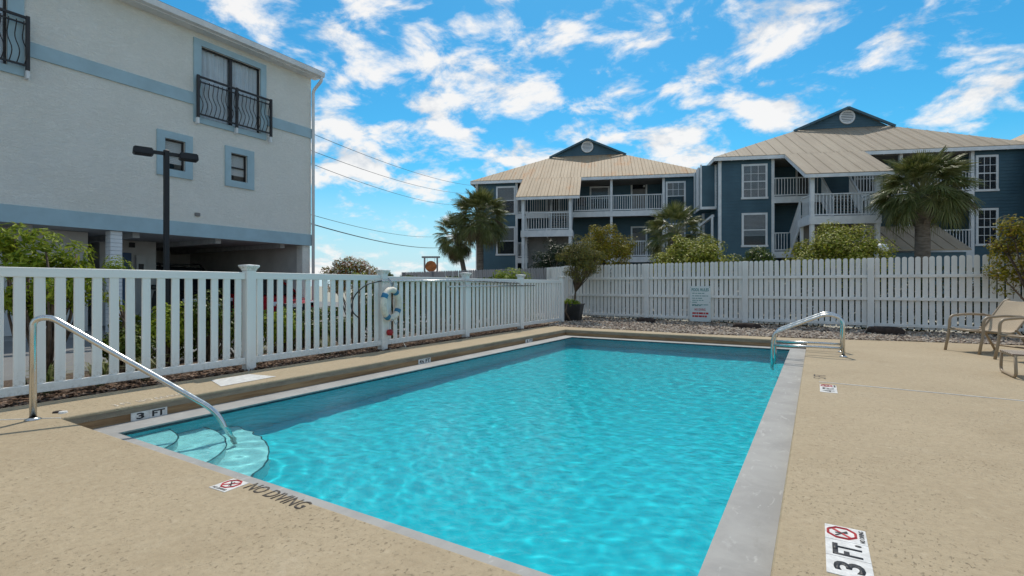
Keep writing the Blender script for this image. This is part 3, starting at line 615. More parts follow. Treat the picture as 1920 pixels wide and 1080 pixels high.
    while lapz < RZ - .2:
        fr_ = 1 - (lapz + .14 - gz) / (RZ - gz); a = gx0 - (gx0 - gl_) * fr_; b = gx0 + (gr_ - gx0) * fr_
        m.face((a, yg - .035, lapz), (b, yg - .035, lapz), (b, yg - .012, lapz + .14), (a, yg - .012, lapz + .14)); lapz += .14
    m.build('gable_siding', 'siding_blue', rf_)
    m = MB(); m.beam((gl_ - .25, yg - .2, gz - .09), (gx0, yg - .2, RZ - .02), .12, .12); m.beam((gr_ + .25, yg - .2, gz - .09), (gx0, yg - .2, RZ - .02), .12, .12); m.build('rake_board', 'siding_blue', rf_)
    vz = gz + .58; m = MB(); m.tube([(gx0 + .36*math.cos(a), yg - .06, vz + .36*math.sin(a)) for a in [2*PI*k/24 for k in range(24)]], .05, 6, closed=True); vt = m.build('gable_vent', 'white_paint', rf_)
    m = MB()
    for k in range(7):
        z = -.27 + k*.09; w_ = math.sqrt(.34**2 - z*z); m.box(gx0 - w_, gx0 + w_, yg - .07, yg - .045, vz + z - .027, vz + z + .027)
    m.build('louver', 'white_paint', rf_)
    m = MB(); m.box(-OH, 3.0, y0 - .02, y0 + .03, EZ - .2, EZ - .035); m.box(6.55, WID + OH, y0 - .02, y0 + .03, EZ - .2, EZ - .035); m.box(-OH - .02, -OH + .03, y0 + .03, yb, EZ - .2, EZ - .035); m.box(WID + OH - .03, WID + OH + .02, y0 + .03, yb, EZ - .2, EZ - .035)
    pz = EZ + (pe - y0) * SL; m.box(3.0, 6.55, pe - .0, pe + .05, pz - .18, pz - .035)
    m.beam((3.03, pe + .06, pz - .1), (3.03, y0, EZ - .1), .05, .16); m.beam((6.52, pe + .06, pz - .1), (6.52, y0, EZ - .1), .05, .16)
    for k in range(24): x = -OH + .3 + k*.58; (m.box(x, x + .05, y0 + .03, .0, EZ - .16, EZ - .06) if not 2.9 < x < 6.6 else None)
    m.build('eave_board', 'white_paint', rf_)
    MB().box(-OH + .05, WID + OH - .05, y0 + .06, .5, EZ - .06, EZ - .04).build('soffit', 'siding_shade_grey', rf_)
    MB().box(3.1, 6.45, PY - .05, PY + .06, 6.0, 6.14).build('porch_beam', 'white_paint', rf_)
    # boxed bay on the end wall
    if not bay: return root
    b_ = MB(); lap(b_, (-.75, .9), (-.75, .55), 5.2, 7.35, (-1, 0)); b_.box(-.73, 0, .55, 2.5, 5.15, 7.4); bo = b_.build('side_bay', 'siding_blue', root)
    m = MB()
    for y in (.55, 1.15, 1.75, 2.4): m.box(-.80, -.735, y - .02, y + (.1 if y != 1.15 else .5), 5.15, 7.45)
    m.box(-.81, -.0, .52, .545, 5.1, 5.24); m.box(-.1, -.0, .49, .52, 5.15, 7.4); m.build('bay_trim', 'white_paint', bo)
    m = MB(); m.beam((-.9, 2.6, 4.1), (-.2, .4, 4.75), .12, .12); m.box(-.85, -.75, 1.5, 1.6, .5, 4.3); m.box(-.85, -.75, .9, 1.0, .5, 4.5); m.box(-.3, -.2, .35, .45, .5, 4.7); m.build('side_porch_frame', 'white_paint', root)
    if shed:
        sr = bpy.data.objects.new('lean_to_roof', None); COL.objects.link(sr); sr.parent = root
        for k in range(7):
            x = 6.15 + k*.55; MB().prism([(0, 0)], 0, 0, 'y') if False else None
            mm = MB(); mm.face((x, -2.1, 2.72), (x + .54, -2.1, 2.72), (x + .54 - .3, -.3, 3.95), (x - .3, -.3, 3.95)); mm.face((x, -2.1, 2.66), (x + .54, -2.1, 2.66), (x + .54, -2.1, 2.72), (x, -2.1, 2.72)); mm.beam((x, -2.1, 2.735), (x - .3, -.3, 3.965), .03, .03); mm.build('roof_panel', 'roof_metal', sr)
        MB().box(6.2, 9.9, -1.9, -.4, 0, 2.6).build('shed_wall', 'siding_blue', root)
    return root
blue_building('blue apartment block with rust-streaked tan metal roof, standing left behind two palms', -7.71, 30.94, 6.8, False, 'roof_metal_rusty')
blue_building('blue apartment block with clean tan metal roof and stair landing beside the single large palm', 5.94, 27.34, 7.5, True, 'roof_metal', True, look=1)
blue_building('blue apartment block cut off by the right edge, only its end bay showing', 19.75, 23.75, 6.8, True, 'roof_metal_rusty', look=1)

# ------------------------------------------------------------------ stucco building over a parking level
WX = -14.1; CY = 10.78
bl = thing('stucco_building', 'pale stucco building with light blue bands raised over an open parking level', 'building', (WX, CY, 0))
def Y_(y): return y - CY
opn = [(Y_(7.33), Y_(9.02), 5.60, 7.52), (Y_(2.25), Y_(3.55), 5.60, 7.52), (Y_(6.45), Y_(6.93), 4.08, 4.85), (Y_(8.13), Y_(8.61), 4.08, 4.85)]
ys = sorted({-26., 0.} | {o[0] for o in opn} | {o[1] for o in opn}); zs = sorted({2.41, 7.85} | {o[2] for o in opn} | {o[3] for o in opn})
m = MB()
for a, b in zip(ys, ys[1:]):
    for c, d in zip(zs, zs[1:]):
        if any(o[0] <= (a+b)/2 <= o[1] and o[2] <= (c+d)/2 <= o[3] for o in opn): continue
        m.face((0, a, c), (0, b, c), (0, b, d), (0, a, d))
for o in opn: m.face((0,o[0],o[2]),(0,o[1],o[2]),(-.12,o[1],o[2]),(-.12,o[0],o[2])); m.face((0,o[0],o[3]),(0,o[1],o[3]),(-.12,o[1],o[3]),(-.12,o[0],o[3])); m.face((0,o[0],o[2]),(0,o[0],o[3]),(-.12,o[0],o[3]),(-.12,o[0],o[2])); m.face((0,o[1],o[2]),(0,o[1],o[3]),(-.12,o[1],o[3]),(-.12,o[1],o[2]))
bmw = bmesh.new(); t0 = bpy.data.meshes.new('t'); t0.from_pydata(m.v, [], m.f); bmw.from_mesh(t0); bmesh.ops.remove_doubles(bmw, verts=bmw.verts, dist=1e-4); MB().bm(bmw).build('wall', 'stucco', bl)
m = MB(); m.box(-11.9, -.002, -.2, 0, 2.41, 7.85); m.box(-12, -11.9, -26, 0, 0, 7.85); m.build('end_wall', 'stucco', bl)
MB().box(-11.9, -.02, -26, -.21, 2.43, 2.6).build('parking_ceiling', 'garage_ceiling', bl)
m = MB()
for k in range(12): m.box(-11, -.3, -.9 - k*2.0, -.75 - k*2.0, 2.30, 2.428)
m.build('ceiling_joist', 'garage_ceiling', bl)
m = MB(); m.box(-11.8, -.35, -.22, -.06, 0, 2.41); m.box(-11.8, -7, -26, -.22, 0, 2.42); m.build('parking_wall', 'garage_wall', bl)
MB().box(-.32, -.03, -.3, -.02, 0, 2.41).build('corner_column', 'stucco', bl)
mb = MB()
for k in range(26): mb.box(-.30, -.04 + .003*(k % 2), Y_(5.325), Y_(5.56), k*.0925, k*.0925 + .086)
mb.build('brick_pillar', 'white_paint', bl)
MB().box(-6.5, -1.2, Y_(1.2), Y_(5.3), 0, 2.42).build('store_room', 'garage_wall', bl)
cl = MB().box(-6.5, -2.9, Y_(6.15), Y_(7.55), 0, 2.42).build('utility_closet', 'garage_wall', bl)
MB().box(-2.9, -2.87, Y_(6.3), Y_(6.9), 0, 2.06).build('door', 'door_blue', cl)
MB().box(-2.9, -2.78, Y_(6.99), Y_(7.22), 1.35, 2.0).build('meter_box', 'garage_wall', cl); MB().box(-2.78, -2.765, Y_(7.04), Y_(7.17), 1.5, 1.75).build('meter_face', 'bronze_metal', cl)
MB().box(-2.9, -2.84, Y_(6.85), Y_(6.98), 2.22, 2.36).build('vent', 'black_metal', cl)
MB().box(0, .035, -26, .0, 2.41, 2.77).build('lower_band', 'trim_blue', bl)
m = MB(); m.box(0, .035, Y_(3.845), Y_(7.14), 5.90, 6.21); m.build('upper_band', 'trim_blue', bl); MB().box(0, .035, Y_(9.19), 0, 5.90, 6.21).build('upper_band', 'trim_blue', bl); MB().box(0, .035, -26, Y_(2.0), 5.90, 6.21).build('upper_band', 'trim_blue', bl)
def swindow(a0, a1, c0, c1, o, name, sill=True):
    y0, y1, z0, z1 = o; w = MB(); w.box(0, .045, a0, y0, c0, c1); w.box(0, .045, y1, a1, c0, c1); w.box(0, .045, y0, y1, z1, c1); w.box(0, .045, y0, y1, c0, z0); wo = w.build(name, 'trim_blue', bl); f_ = .035
    m = MB(); m.box(-.11, -.05, y0, y0 + f_, z0, z1); m.box(-.11, -.05, y1 - f_, y1, z0, z1); m.box(-.11, -.05, y0 + f_, y1 - f_, z1 - f_, z1); m.box(-.11, -.05, y0 + f_, y1 - f_, z0, z0 + f_)
    if sill: m.box(-.115, -.055, y0 + f_, y1 - f_, (z0+z1)/2 - .018, (z0+z1)/2 + .018)
    else: m.box(-.115, -.05, (y0+y1)/2 - .04, (y0+y1)/2 + .04, z0 + f_, z1 - f_)
    m.build('frame', 'bronze_metal', wo); MB().box(-.09, -.085, y0 + f_, y1 - f_, z0 + f_, z1 - f_).build('pane', 'glass_clear', wo)
    MB().box(-1.2, -1.18, y0 - .3, y1 + .3, z0 - .3, z1 + .3).build('interior', 'dark_interior', wo)
    if not sill:
        m = MB(); n = 90
        for k in range(n):
            def P(i): y = y0 + (y1 - y0) * i / n; g_ = .45 * (1 if abs(y - (y0+y1)/2) > .0 else 1); return y, -.15 + .025*math.sin(i*.95) + .015*math.sin(i*.37 + 1)
            (ya, xa), (yb_, xb) = P(k), P(k + 1); m.face((xa, ya, z0), (xb, yb_, z0), (xb, yb_, z1), (xa, ya, z1))
        m.build('curtain', 'curtain_cloth', wo, smooth=True)
    else:
        m = MB()
        for k in range(14): zz_ = z0 + (z1-z0)*(.22 + .78*k/14); m.box(-.105, -.1, y0, y1, zz_, zz_ + (z1-z0)*.05)
        m.build('blind', 'blind_cloth', wo)
    return wo
swindow(Y_(7.14), Y_(9.19), 5.45, 7.68, opn[0], 'balcony_window', False); swindow(Y_(2.0), Y_(3.80), 5.45, 7.68, opn[1], 'balcony_window', False)
swindow(Y_(6.27), Y_(7.11), 3.90, 5.03, opn[2], 'window'); swindow(Y_(7.97), Y_(8.81), 3.90, 5.02, opn[3], 'window')
def bal_bar():
    pts = []
    for k in range(13):
        t_ = k / 12; x = .0 + .075 * math.exp(-((t_ - .30) / .17)**2) - .02 * math.exp(-((t_ - .62) / .12)**2); pts.append((x, .035*math.sin(t_*PI*2.2)*(1 - t_)**.5, t_ * .9))
    return MB().tube(pts, .010, 5).mesh('baluster', 'bronze_metal')
BB = bal_bar()
def juliet(y0, y1):
    o = bpy.data.objects.new('balcony_railing', None); COL.objects.link(o); o.parent = bl; ym_ = (y0 + y1) / 2
    for y in (y0, ym_, y1):
        MB().box(.10, .16, y - .03, y + .03, 5.56, 6.68).build('post', 'bronze_metal', o); MB().box(.0, .15, y - .025, y + .025, 5.40, 5.56).build('bracket', 'white_paint', o)
    m = MB(); m.box(.105, .155, y0, y1, 6.62, 6.665); m.box(.11, .15, y0, y1, 6.50, 6.525); m.box(.11, .15, y0, y1, 5.64, 5.675); m.build('rail', 'bronze_metal', o)
    n = 18
    for k in range(n):
        y = y0 + (y1 - y0) * (k + .5) / n
        if abs(y - ym_) > .05: link('baluster', BB, o, (.13, y, 5.66))
juliet(Y_(7.20), Y_(9.28)); juliet(Y_(1.75), Y_(3.83))
MB().box(0, .05, Y_(7.17), Y_(7.30), 2.96, 3.05, .01).build('wall_vent', 'siding_shade_grey', bl)
m = MB(); m.box(.0, .30, -26, .14, 7.84, 7.90); m.build('soffit', 'white_paint', bl)
m = MB(); m.prism([(.30, 7.86), (.42, 7.88), (.44, 8.02), (.40, 8.02), (.30, 7.95)], -26, .2, 'y'); m.build('gutter', 'white_paint', bl)
m = MB(); m.prism([(.38, 8.0), (.40, 8.05), (-6, 9.6), (-12.3, 8.0)], -26, .12, 'y'); m.build('roof', 'siding_shade_grey', bl)
MB().tube(fillet([(.36, .12, 7.9), (.36, .12, 7.75), (.07, .03, 7.45), (.07, .03, .15)], .12), .05, 10).build('downpipe', 'white_paint', bl, smooth=True)
kind(MB().box(-26.1, WX - .02, -15, CY - .05, -.045, -.012).build('parking_floor', 'garage_floor'), 'structure')

# ------------------------------------------------------------------ street lamp, cables
lp = thing('street_lamp', 'black twin-head lamp post standing in front of the stucco building', 'lamp post', (-12.09, 5.57, 0))
MB().box(-.046, .046, -.046, .046, -.05, 4.06, .008).build('pole', 'black_metal', lp)
ax = Vector((.331, .944, 0)).normalized()
for sg, h0 in ((-1, 0), (1, 0)):
    m = MB(); m.beam(ax*sg*.05 + Vector((0,0,3.98)), ax*sg*.30 + Vector((0,0,3.98)), .06, .07); m.build('arm', 'black_metal', lp)
    p0 = ax*sg*.25; p1 = ax*sg*.57; bmh = bmesh.new(); bmesh.ops.create_cube(bmh, size=1)
    for v in bmh.verts: v.co = Vector((v.co.x*.36, v.co.y*.27, v.co.z*.15))
    for v in bmh.verts:
        if v.co.z > 0: v.co.x *= .93; v.co.y *= .9
    bmesh.ops.bevel(bmh, geom=list(bmh.edges), offset=.018, segments=2, affect='EDGES')
    M_ = Matrix.Translation((p0 + p1) / 2 + Vector((0, 0, 3.97))) @ Matrix.Rotation(math.atan2(ax.y, ax.x), 4, 'Z')
    hd = MB().bm(bmh, M_).build('lamp_head', 'black_metal', lp)
    mm = MB(); c_ = (p0 + p1) / 2; mm.beam(c_ - ax*.14 + Vector((0,0,3.893)), c_ + ax*.14 + Vector((0,0,3.893)), .2, .008); mm.build('lens', 'dark_interior', hd)
for k, (a, b, lab) in enumerate((((-16.97, 13.14, 7.17), (-26.4, 36.64, 10.36), 'topmost of the overhead cables strung from the stucco building'), ((-16.97, 13.14, 6.49), (-27.01, 36.27, 9.65), 'second overhead cable from the top beside the stucco building'),
        ((-16.97, 13.14, 5.97), (-27.62, 35.91, 8.61), 'third overhead cable from the top, ending behind the palm'), ((-16.97, 13.14, 3.97), (-28.64, 35.3, 5.81), 'thin overhead cable just above the lowest, thickest one'), ((-16.97, 13.14, 3.61), (-28.43, 35.42, 4.82), 'lowest and thickest overhead cable running behind the palms'))):
    A, B = Vector(a), Vector(b); A2 = A - (B - A)*.06; B2 = B + (B - A)*.25; pts = []
    for i in range(25): t_ = i/24; p = A2.lerp(B2, t_); p.z -= .55*4*t_*(1-t_); pts.append(p)
    tag(MB().tube(pts, .011 if k < 4 else .022, 5).build('overhead_cable', 'cable', smooth=True), lab, 'cable', 'overhead cables')

# ------------------------------------------------------------------ parked vehicles (nose along +x)
def car(name, label, loc, rz, mat, suv):
    r_ = thing(name, label, 'car', loc, rz, 'vehicles parked under the stucco building')
    L, hw, H_ = (4.6, .92, 1.72) if suv else (4.5, .89, 1.46); hb = .98 if suv else .88
    prof = [(-L/2, .45, .80, .80), (-L/2+.05, .38, hb-.06, .86), (-L/2+.5, .30, hb, .98), (-.4, .25, hb+.01, 1.), (.75, .25, hb-.0, 1.), (L/2-.75, .28, hb-.12, .98), (L/2-.2, .32, hb-.22, .90), (L/2, .42, hb-.36, .74)]
    def loft(st, nseg):
        m = MB(); i = 0
        for x, pts in st: m.v += [(x, y, z) for y, z in pts]
        for k in range(len(st) - 1):
            for j in range(nseg): a = k*nseg + j; b = k*nseg + (j+1) % nseg; m.f.append((a, b, b + nseg, a + nseg))
        m.f.append(tuple(range(nseg))); m.f.append(tuple((len(st)-1)*nseg + j for j in range(nseg))); return m
    st = []
    for x, zb, zt, w in prof:
        w *= hw; st.append((x, [(-w*.92, zb), (w*.92, zb), (w, zb+.16), (w*1.0, (zb+zt)/2+.1), (w*.93, zt-.03), (w*.82, zt), (-w*.82, zt), (-w*.93, zt-.03), (-w, (zb+zt)/2+.1), (-w, zb+.16)]))
    body = loft(st, 10).build('body', mat, r_, smooth=True, angle=35)
    cab = [(-L/2+.12, hb, .70), (-L/2+.45 if suv else -L/2+.9, H_-.06, .64), (-.5, H_, .68), (.35, H_-.03, .66), (1.15, hb-.02, .72)] if suv else [(-L/2+.55, hb, .74), (-L/2+1.25, H_-.06, .60), (-.4, H_, .62), (.25, H_-.03, .61), (1.2, hb-.03, .74)]
    st = []
    for x, zt, w in cab: wb = .80*hw/.9; st.append((x, [(-wb, hb-.04), (wb, hb-.04), (w, max(zt, hb-.02)), (-w, max(zt, hb-.02))]))
    loft(st, 4).build('windows', 'car_glass', r_)
    m = MB(); (x1, z1, w1), (x2, z2, w2), (x3, z3, w3) = cab[1], cab[2], cab[3]
    m.face((x1-.08, -w1-.01, z1+.012), (x1-.08, w1+.01, z1+.012), (x2, w2+.01, z2+.02), (x2, -w2-.01, z2+.02)); m.face((x2, -w2-.01, z2+.02), (x2, w2+.01, z2+.02), (x3+.05, w3+.01, z3+.01), (x3+.05, -w3-.01, z3+.01))
    for s_ in (-1, 1): m.beam((x3, s_*w3, z3), (cab[4][0], s_*.77*hw/.9, hb), .06, .05); m.beam((x1, s_*w1, z1), (cab[0][0], s_*.77*hw/.9, hb), .09, .05); m.beam((-.25, s_*w2, z2), (-.25, s_*.81*hw/.9, hb), .07, .03)
    m.build('roof', mat, r_)
    for x in (-L/2+.85, L/2-.9):
        for s_ in (-1, 1):
            w = MB().tube([(x, s_*(hw-.2), .33), (x, s_*(hw+.0), .33)], .33, 20).build('wheel', 'tyre', r_); MB().tube([(x, s_*(hw-.02), .33), (x, s_*(hw+.012), .33)], .2, 14).build('rim', 'chrome', w)
    for s_ in (-1, 1):
        MB().box(L/2-.24, L/2-.04, s_*.62-.17, s_*.62+.17, hb-.36, hb-.24, .02).build('headlight', 'lamp_lens', r_); MB().box(.85, .97, s_*(hw+.08)-.09, s_*(hw+.08)+.09, hb+.02, hb+.16, .03).build('mirror', mat, r_)
    MB().box(L/2-.08, L/2+.012, -.45, .45, hb-.42, hb-.30, .01).build('grille', 'black_metal', r_); MB().box(L/2-.05, L/2+.02, -.7, .7, .34, .46, .02).build('bumper', 'black_metal', r_); MB().box(L/2+.0, L/2+.03, -.16, .16, .47, .57).build('number_plate', 'tile_white', r_)
    if suv:
        m = MB()
        for s_ in (-1, 1): m.tube(fillet([(-1.6, s_*.60, H_-.04), (-1.55, s_*.60, H_+.10), (.35, s_*.60, H_+.09), (.45, s_*.6, H_-.05)], .1), .022, 6)
        for x in (-1.1, -.1): m.beam((x, -.62, H_+.09), (x, .62, H_+.09), .06, .03)
        m.build('roof_rack', 'black_metal', r_)
    return r_
car('parked_car', 'red car parked nose-out at the far end of the parking level', (-15.7, 9.8, 0), 0, 'car_red', False)
car('parked_car', 'black sport utility vehicle with roof rack parked behind the lamp post', (-17.6, 8.35, 0), 0, 'car_black', True)

# ------------------------------------------------------------------ pool rails
e1 = Vector((.678, .735, 0))
hr = thing('handrail', 'curved stainless handrail sloping from the deck into the shallow end', 'handrail', (-5.62, 1.574, 0))
pts = fillet([(0, 0, -.03), Vector((0, 0, .84)) + e1*0, e1*.12 + Vector((0, 0, .86)), e1*1.42 + Vector((0, 0, -.06)), e1*1.53 + Vector((0, 0, -.75))], .2, 9)
MB().tube(pts, .0245, 18).build('rail', 'stainless', hr, smooth=True); MB().lathe([(.024, 0), (.055, 0), (.055, .006), (.03, .02)], 20).build('escutcheon', 'stainless', hr, smooth=True)
for y, lab in ((9.53, 'nearer of the paired stainless exit rails bridging the gutter at the deep end'), (10.19, 'farther of the paired stainless exit rails bridging the gutter at the deep end')):
    o = thing('exit_rail', lab, 'handrail', (.37, y, 0), 0, 'paired pool exit rails')
    p_ = fillet([(0, 0, -.02), (0, 0, .60), (-.22, 0, .67), (-.97, 0, .33), (-1.0, 0, .18), (-1.0, 0, -.9)], .16, 8)
    MB().tube(p_, .024, 16).build('rail', 'stainless', o, smooth=True); MB().tube([(0, 0, .13), (-1.0, 0, .13)], .02, 12).build('cross_bar', 'stainless', o, smooth=True)
    MB().lathe([(.024, 0), (.055, 0), (.055, .006), (.03, .02)], 16).build('escutcheon', 'stainless', o, smooth=True)

# ------------------------------------------------------------------ rescue gear on the slat fence
lr = thing('life_ring', 'white life ring with four blue bands hung on a slat fence post', 'life ring', (-6.37, 6.51, .80), R(13))
def torus(R0, r0, a0, a1, n, m_=14):
    return [(0, R0*math.cos(a0 + (a1-a0)*k/n), R0*math.sin(a0 + (a1-a0)*k/n)) for k in range(n + (0 if abs(a1-a0) > 6.2 else 1))]
MB().tube(torus(.25, .07, 0, 2*PI, 40), .055, 14, closed=True).build('ring', 'ring_white', lr, smooth=True)
for k in range(4): a = R(45 + 12) + k*PI/2; MB().tube(torus(.25, .07, a - .16, a + .16, 6), .0575, 14).build('band', 'ring_blue', lr, smooth=True)
MB().tube([(.02, .0, .3), (.0, -.03, .38), (-.06, 0, .45), (0, .03, .38), (.02, 0, .3)], .008, 6).build('hanging_rope', 'rope', lr)
MB().tube([(.06, -.12 + .24*k/8, -.31 + .05*math.sin(k*.8)) for k in range(9)], .006, 5).build('grab_line', 'rope', lr)
hk = thing('rescue_hook', 'long aluminium rescue pole with loop hook lying along the slat fence top', 'rescue hook', (-6.44, 6.35, 1.2))
MB().tube([(0, 0, .0), (0, 2.2, .03), (0, 4.7, -.02)], .017, 10).build('pole', 'stainless', hk, smooth=True)
MB().tube(fillet([(0, 0, 0), (.0, -.35, -.05), (.0, -.62, -.25), (0, -.68, -.48), (0, -.5, -.62)], .25, 6), .010, 8).build('hook', 'black_metal', hk, smooth=True)
tag(MB().tube([(-6.43, 8.2, 1.10), (-6.43, 11.9, 1.12)], .014, 8).build('telescopic_pole', 'stainless', smooth=True), 'thin cleaning pole hung below the rescue pole on the slat fence', 'pole')
fl = thing('rope_float', 'small red float hanging on a cord low on the slat fence post', 'float', (-6.42, 6.53, .30)); MB().lathe([(0, -.06), (.045, -.05), (.062, 0), (.045, .045), (0, .055)], 14).build('float', 'plastic_red', fl, smooth=True); MB().tube([(0, 0, .05), (.005, 0, .3)], .004, 5).build('cord', 'rope', fl)
tag(MB().tube([(-6.40, 6.75, .012), (-6.3, 6.78, .02), (-6.22, 6.72, .03), (-6.42, 6.85, .12)], .006, 6).build('loose_cord', 'ring_white', smooth=True), 'pale loose cord on the mulch below the life ring', 'cord')

# ------------------------------------------------------------------ furniture
def chair(label, loc, rz):
    o = thing('sling_chair', label, 'chair', loc, rz, 'tan sling chairs')   # faces +x
    for s_ in (-1, 1):
        y = s_*.31
        MB().tube(fillet([(.40, y, 0), (.33, y, .34), (.32, y, .60), (-.02, y, .63), (-.30, y, .615)], .10, 7), .021, 10).build('front_leg', 'chair_frame', o, smooth=True)
        MB().tube(fillet([(-.48, y*.95, 0), (-.30, y*.98, .33), (-.22, y*.98, .40)], .06, 4), .019, 8).build('rear_leg', 'chair_frame', o, smooth=True)
        MB().tube(fillet([(.33, y*.93, .385), (.05, y*.93, .355), (-.20, y*.93, .335), (-.48, y*.93, .66), (-.64, y*.93, .86), (-.70, y*.8, .885)], .09, 6), .017, 8).build('side_rail', 'chair_frame', o, smooth=True)
        MB().tube([(-.30, y, .615), (-.42, y*.95, .59)], .018, 8).build('arm_bracket', 'chair_frame', o, smooth=True)
    MB().tube([(.33, -.30, .37), (.33, .30, .37)], .017, 8).build('cross_tube', 'chair_frame', o, smooth=True); MB().tube([(-.47, -.29, .09), (-.47, .29, .09)], .014, 8).build('cross_tube', 'chair_frame', o, smooth=True)
    path = fillet([(.36, 0, .375), (.05, 0, .345), (-.21, 0, .325), (-.48, 0, .66), (-.645, 0, .87), (-.70, 0, .845)], .11, 7)
    m = MB(); n = 8
    for k in range(len(path) - 1):
        for j in range(n):
            def P(k_, j_): p = path[k_]; y = -.285 + .57*j_/n; sag = .022*(1 - (y/.285)**2); t_ = path[min(k_+1, len(path)-1)] - path[max(k_-1, 0)]; nn = Vector((t_.z, 0, -t_.x)).normalized() * (-1 if t_.z > -9 else 1); return (p.x - nn.x*sag*-1, y, p.z - abs(sag))
            m.face(P(k, j), P(k+1, j), P(k+1, j+1), P(k, j+1))
    bm_ = bmesh.new(); tm = bpy.data.meshes.new('t'); tm.from_pydata(m.v, [], m.f); bm_.from_mesh(tm); bmesh.ops.remove_doubles(bm_, verts=bm_.verts, dist=1e-4); bmesh.ops.solidify(bm_, geom=list(bm_.faces), thickness=.006)
    MB().bm(bm_).build('sling', 'sling_fabric', o, smooth=True, angle=50); return o
fA = math.atan2(-.54, -.84)
chair('tan sling chair with whole front showing, farther from the pool', (2.10 + .40*.84, 11.2 + .40*.54, 0), fA)
chair('tan sling chair cut off by the right edge, nearer one behind the footstool', (2.50 + .40*.84, 10.12 + .40*.54, 0), fA)
fs_ = thing('footstool', 'small footstool with woven strap top and rounded tan runners', 'footstool', (2.06, 8.62, 0))
for x in (0, .46):
    MB().tube(fillet([(x, -.26, .27), (x, -.30, .02), (x, .30, .02), (x, .26, .27)], .09, 6), .017, 10).build('runner', 'chair_frame', fs_, smooth=True)
    MB().tube([(x, -.27, .27), (x, .27, .27)], .017, 10).build('top_rail', 'chair_frame', fs_, smooth=True)
for k in range(16): y = -.25 + .5*k/15; MB().box(-.022, .482, y - .0135, y + .0135, .285 - .006*(k % 2), .295, .002).build('strap', 'strap_light' if k % 2 else 'strap_dark', fs_)

# ------------------------------------------------------------------ rules sign, stones, planter pot and other small things
sg_ = thing('rules_sign', 'white pool rules board with teal and red lettering fixed on the back fence', 'sign', (-2.81, fy(-2.81) - .088, .10), math.atan(-.09))
MB().box(-.29, .29, -.006, .004, .0, 1.0, .003).build('board', 'sign_face', sg_)
def st(s, mat, h, w, x, z): return link('lettering', text_mesh(s, mat, h, w, bold=.02), sg_, (x, -.0062, z), (R(90), 0, 0))
st('POOL RULES', 'ink_teal', .085, .47, 0, .90)
for z, segs in ((.80, (.07, .05, .1, .06)), (.725, (.06, .11, .05, .1, .05)), (.66, (.08, .05, .11)), (.60, (.1, .05, .06, .05)), (.545, (.13,)), (.475, (.11, .08, .07, .13)), (.45, (.05, .1, .06))):
    m = MB(); x = -.22
    for w in segs: m.box(x, x + w, -.0075, -.0055, z - .009, z + .009); x += w + .018
    m.build('small_print', 'ink_teal', sg_)
st('NO DIVING', 'ink_red', .07, .30, 0, .34)
for z, segs in ((.235, (.1, .05, .12, .05, .07)), (.15, (.05, .1, .09, .05, .06))):
    m = MB(); x = -.215
    for w in segs: m.box(x, x + w, -.0075, -.0055, z - .026, z + .026); x += w + .013
    m.build('small_print', 'ink_red', sg_)
for x in (-.26, .26):
    for z in (.03, .55, .97): MB().tube([(x, -.011, z), (x, -.005, z)], .008, 8).build('screw', 'bronze_metal', sg_)
def stone(label, loc, sx, sy, sz, seed):
    r_ = np.random.default_rng(seed); b = bmesh.new(); bmesh.ops.create_icosphere(b, subdivisions=3, radius=1)
    for v in b.verts:
        c_ = v.co; p_ = 4; nrm = (abs(c_.x)**p_ + abs(c_.y)**p_ + abs(c_.z)**p_)**(1/p_); k = (1/nrm) * (1 + .06*math.sin(c_.x*7 + seed) * math.cos(c_.y*6 + seed*2) + .04*math.sin(c_.z*13 + c_.x*11)); v.co = Vector((c_.x*k*sx, c_.y*k*sy, max(-.05, c_.z*k*sz)))
    o = MB().bm(b).build('landscape_stone', 'stone_dark', None, loc, smooth=True); tag(o, label, 'stone', 'dark stones on the gravel'); return o
stone('low dark stone on the gravel closest to the potted tree', (-4.26, 14.72, .05), .26, .13, .13, 1); stone('flat dark stone on the gravel between rules sign and exit rails', (-1.52, 14.15, .05), .32, .13, .12, 2); stone('wide dark stone on the gravel between exit rails and chairs', (1.33, 14.05, .05), .35, .14, .15, 3)
pt = thing('planter_pot', 'square black tapered planter pot at the end of the slat fence', 'pot', (-6.46, 14.4, 0), R(12))
m = MB(); m.lathe([(0, 0), (.27*1.2, 0), (.36*1.2, .52), (.385*1.2, .52), (.385*1.2, .56), (.34*1.2, .56), (.33*1.2, .45), (0, .45)], 4); m.build('pot', 'pot_black', pt, rot=(0, 0, PI/4))
gl2 = thing('globe_lamp', 'white globe lamp on a short post behind the back fence', 'lamp', (2.11, 23.42, 0)); MB().lathe([(.0, 2.28)] + [(.22*math.sin(a), 2.5 - .22*math.cos(a)) for a in [PI*k/14 for k in range(1, 14)]] + [(0, 2.72)], 20).build('globe', 'globe_white', gl2, smooth=True); MB().tube([(0, 0, -.03), (0, 0, 2.3)], .05, 10).build('post', 'black_metal', gl2)
hs_ = thing('hanging_sign', 'round orange sign hung in a dark timber frame beyond the grey fence', 'sign', (-26.07, 31.01, 0), TH)
for x in (-.5, .5): MB().box(x - .06, x + .06, -.06, .06, -.05, 3.28).build('post', 'weathered_wood', hs_)
MB().box(-.72, .72, -.08, .08, 3.28, 3.42).build('beam', 'weathered_wood', hs_); MB().tube([(0, -.05, 2.62), (0, .05, 2.62)], .44, 28).build('disc', 'sign_orange', hs_)
m = MB(); m.beam((-.3, 0, 2.9), (-.3, 0, 3.3), .02, .02); m.beam((.3, 0, 2.9), (.3, 0, 3.3), .02, .02); m.build('chain', 'black_metal', hs_)
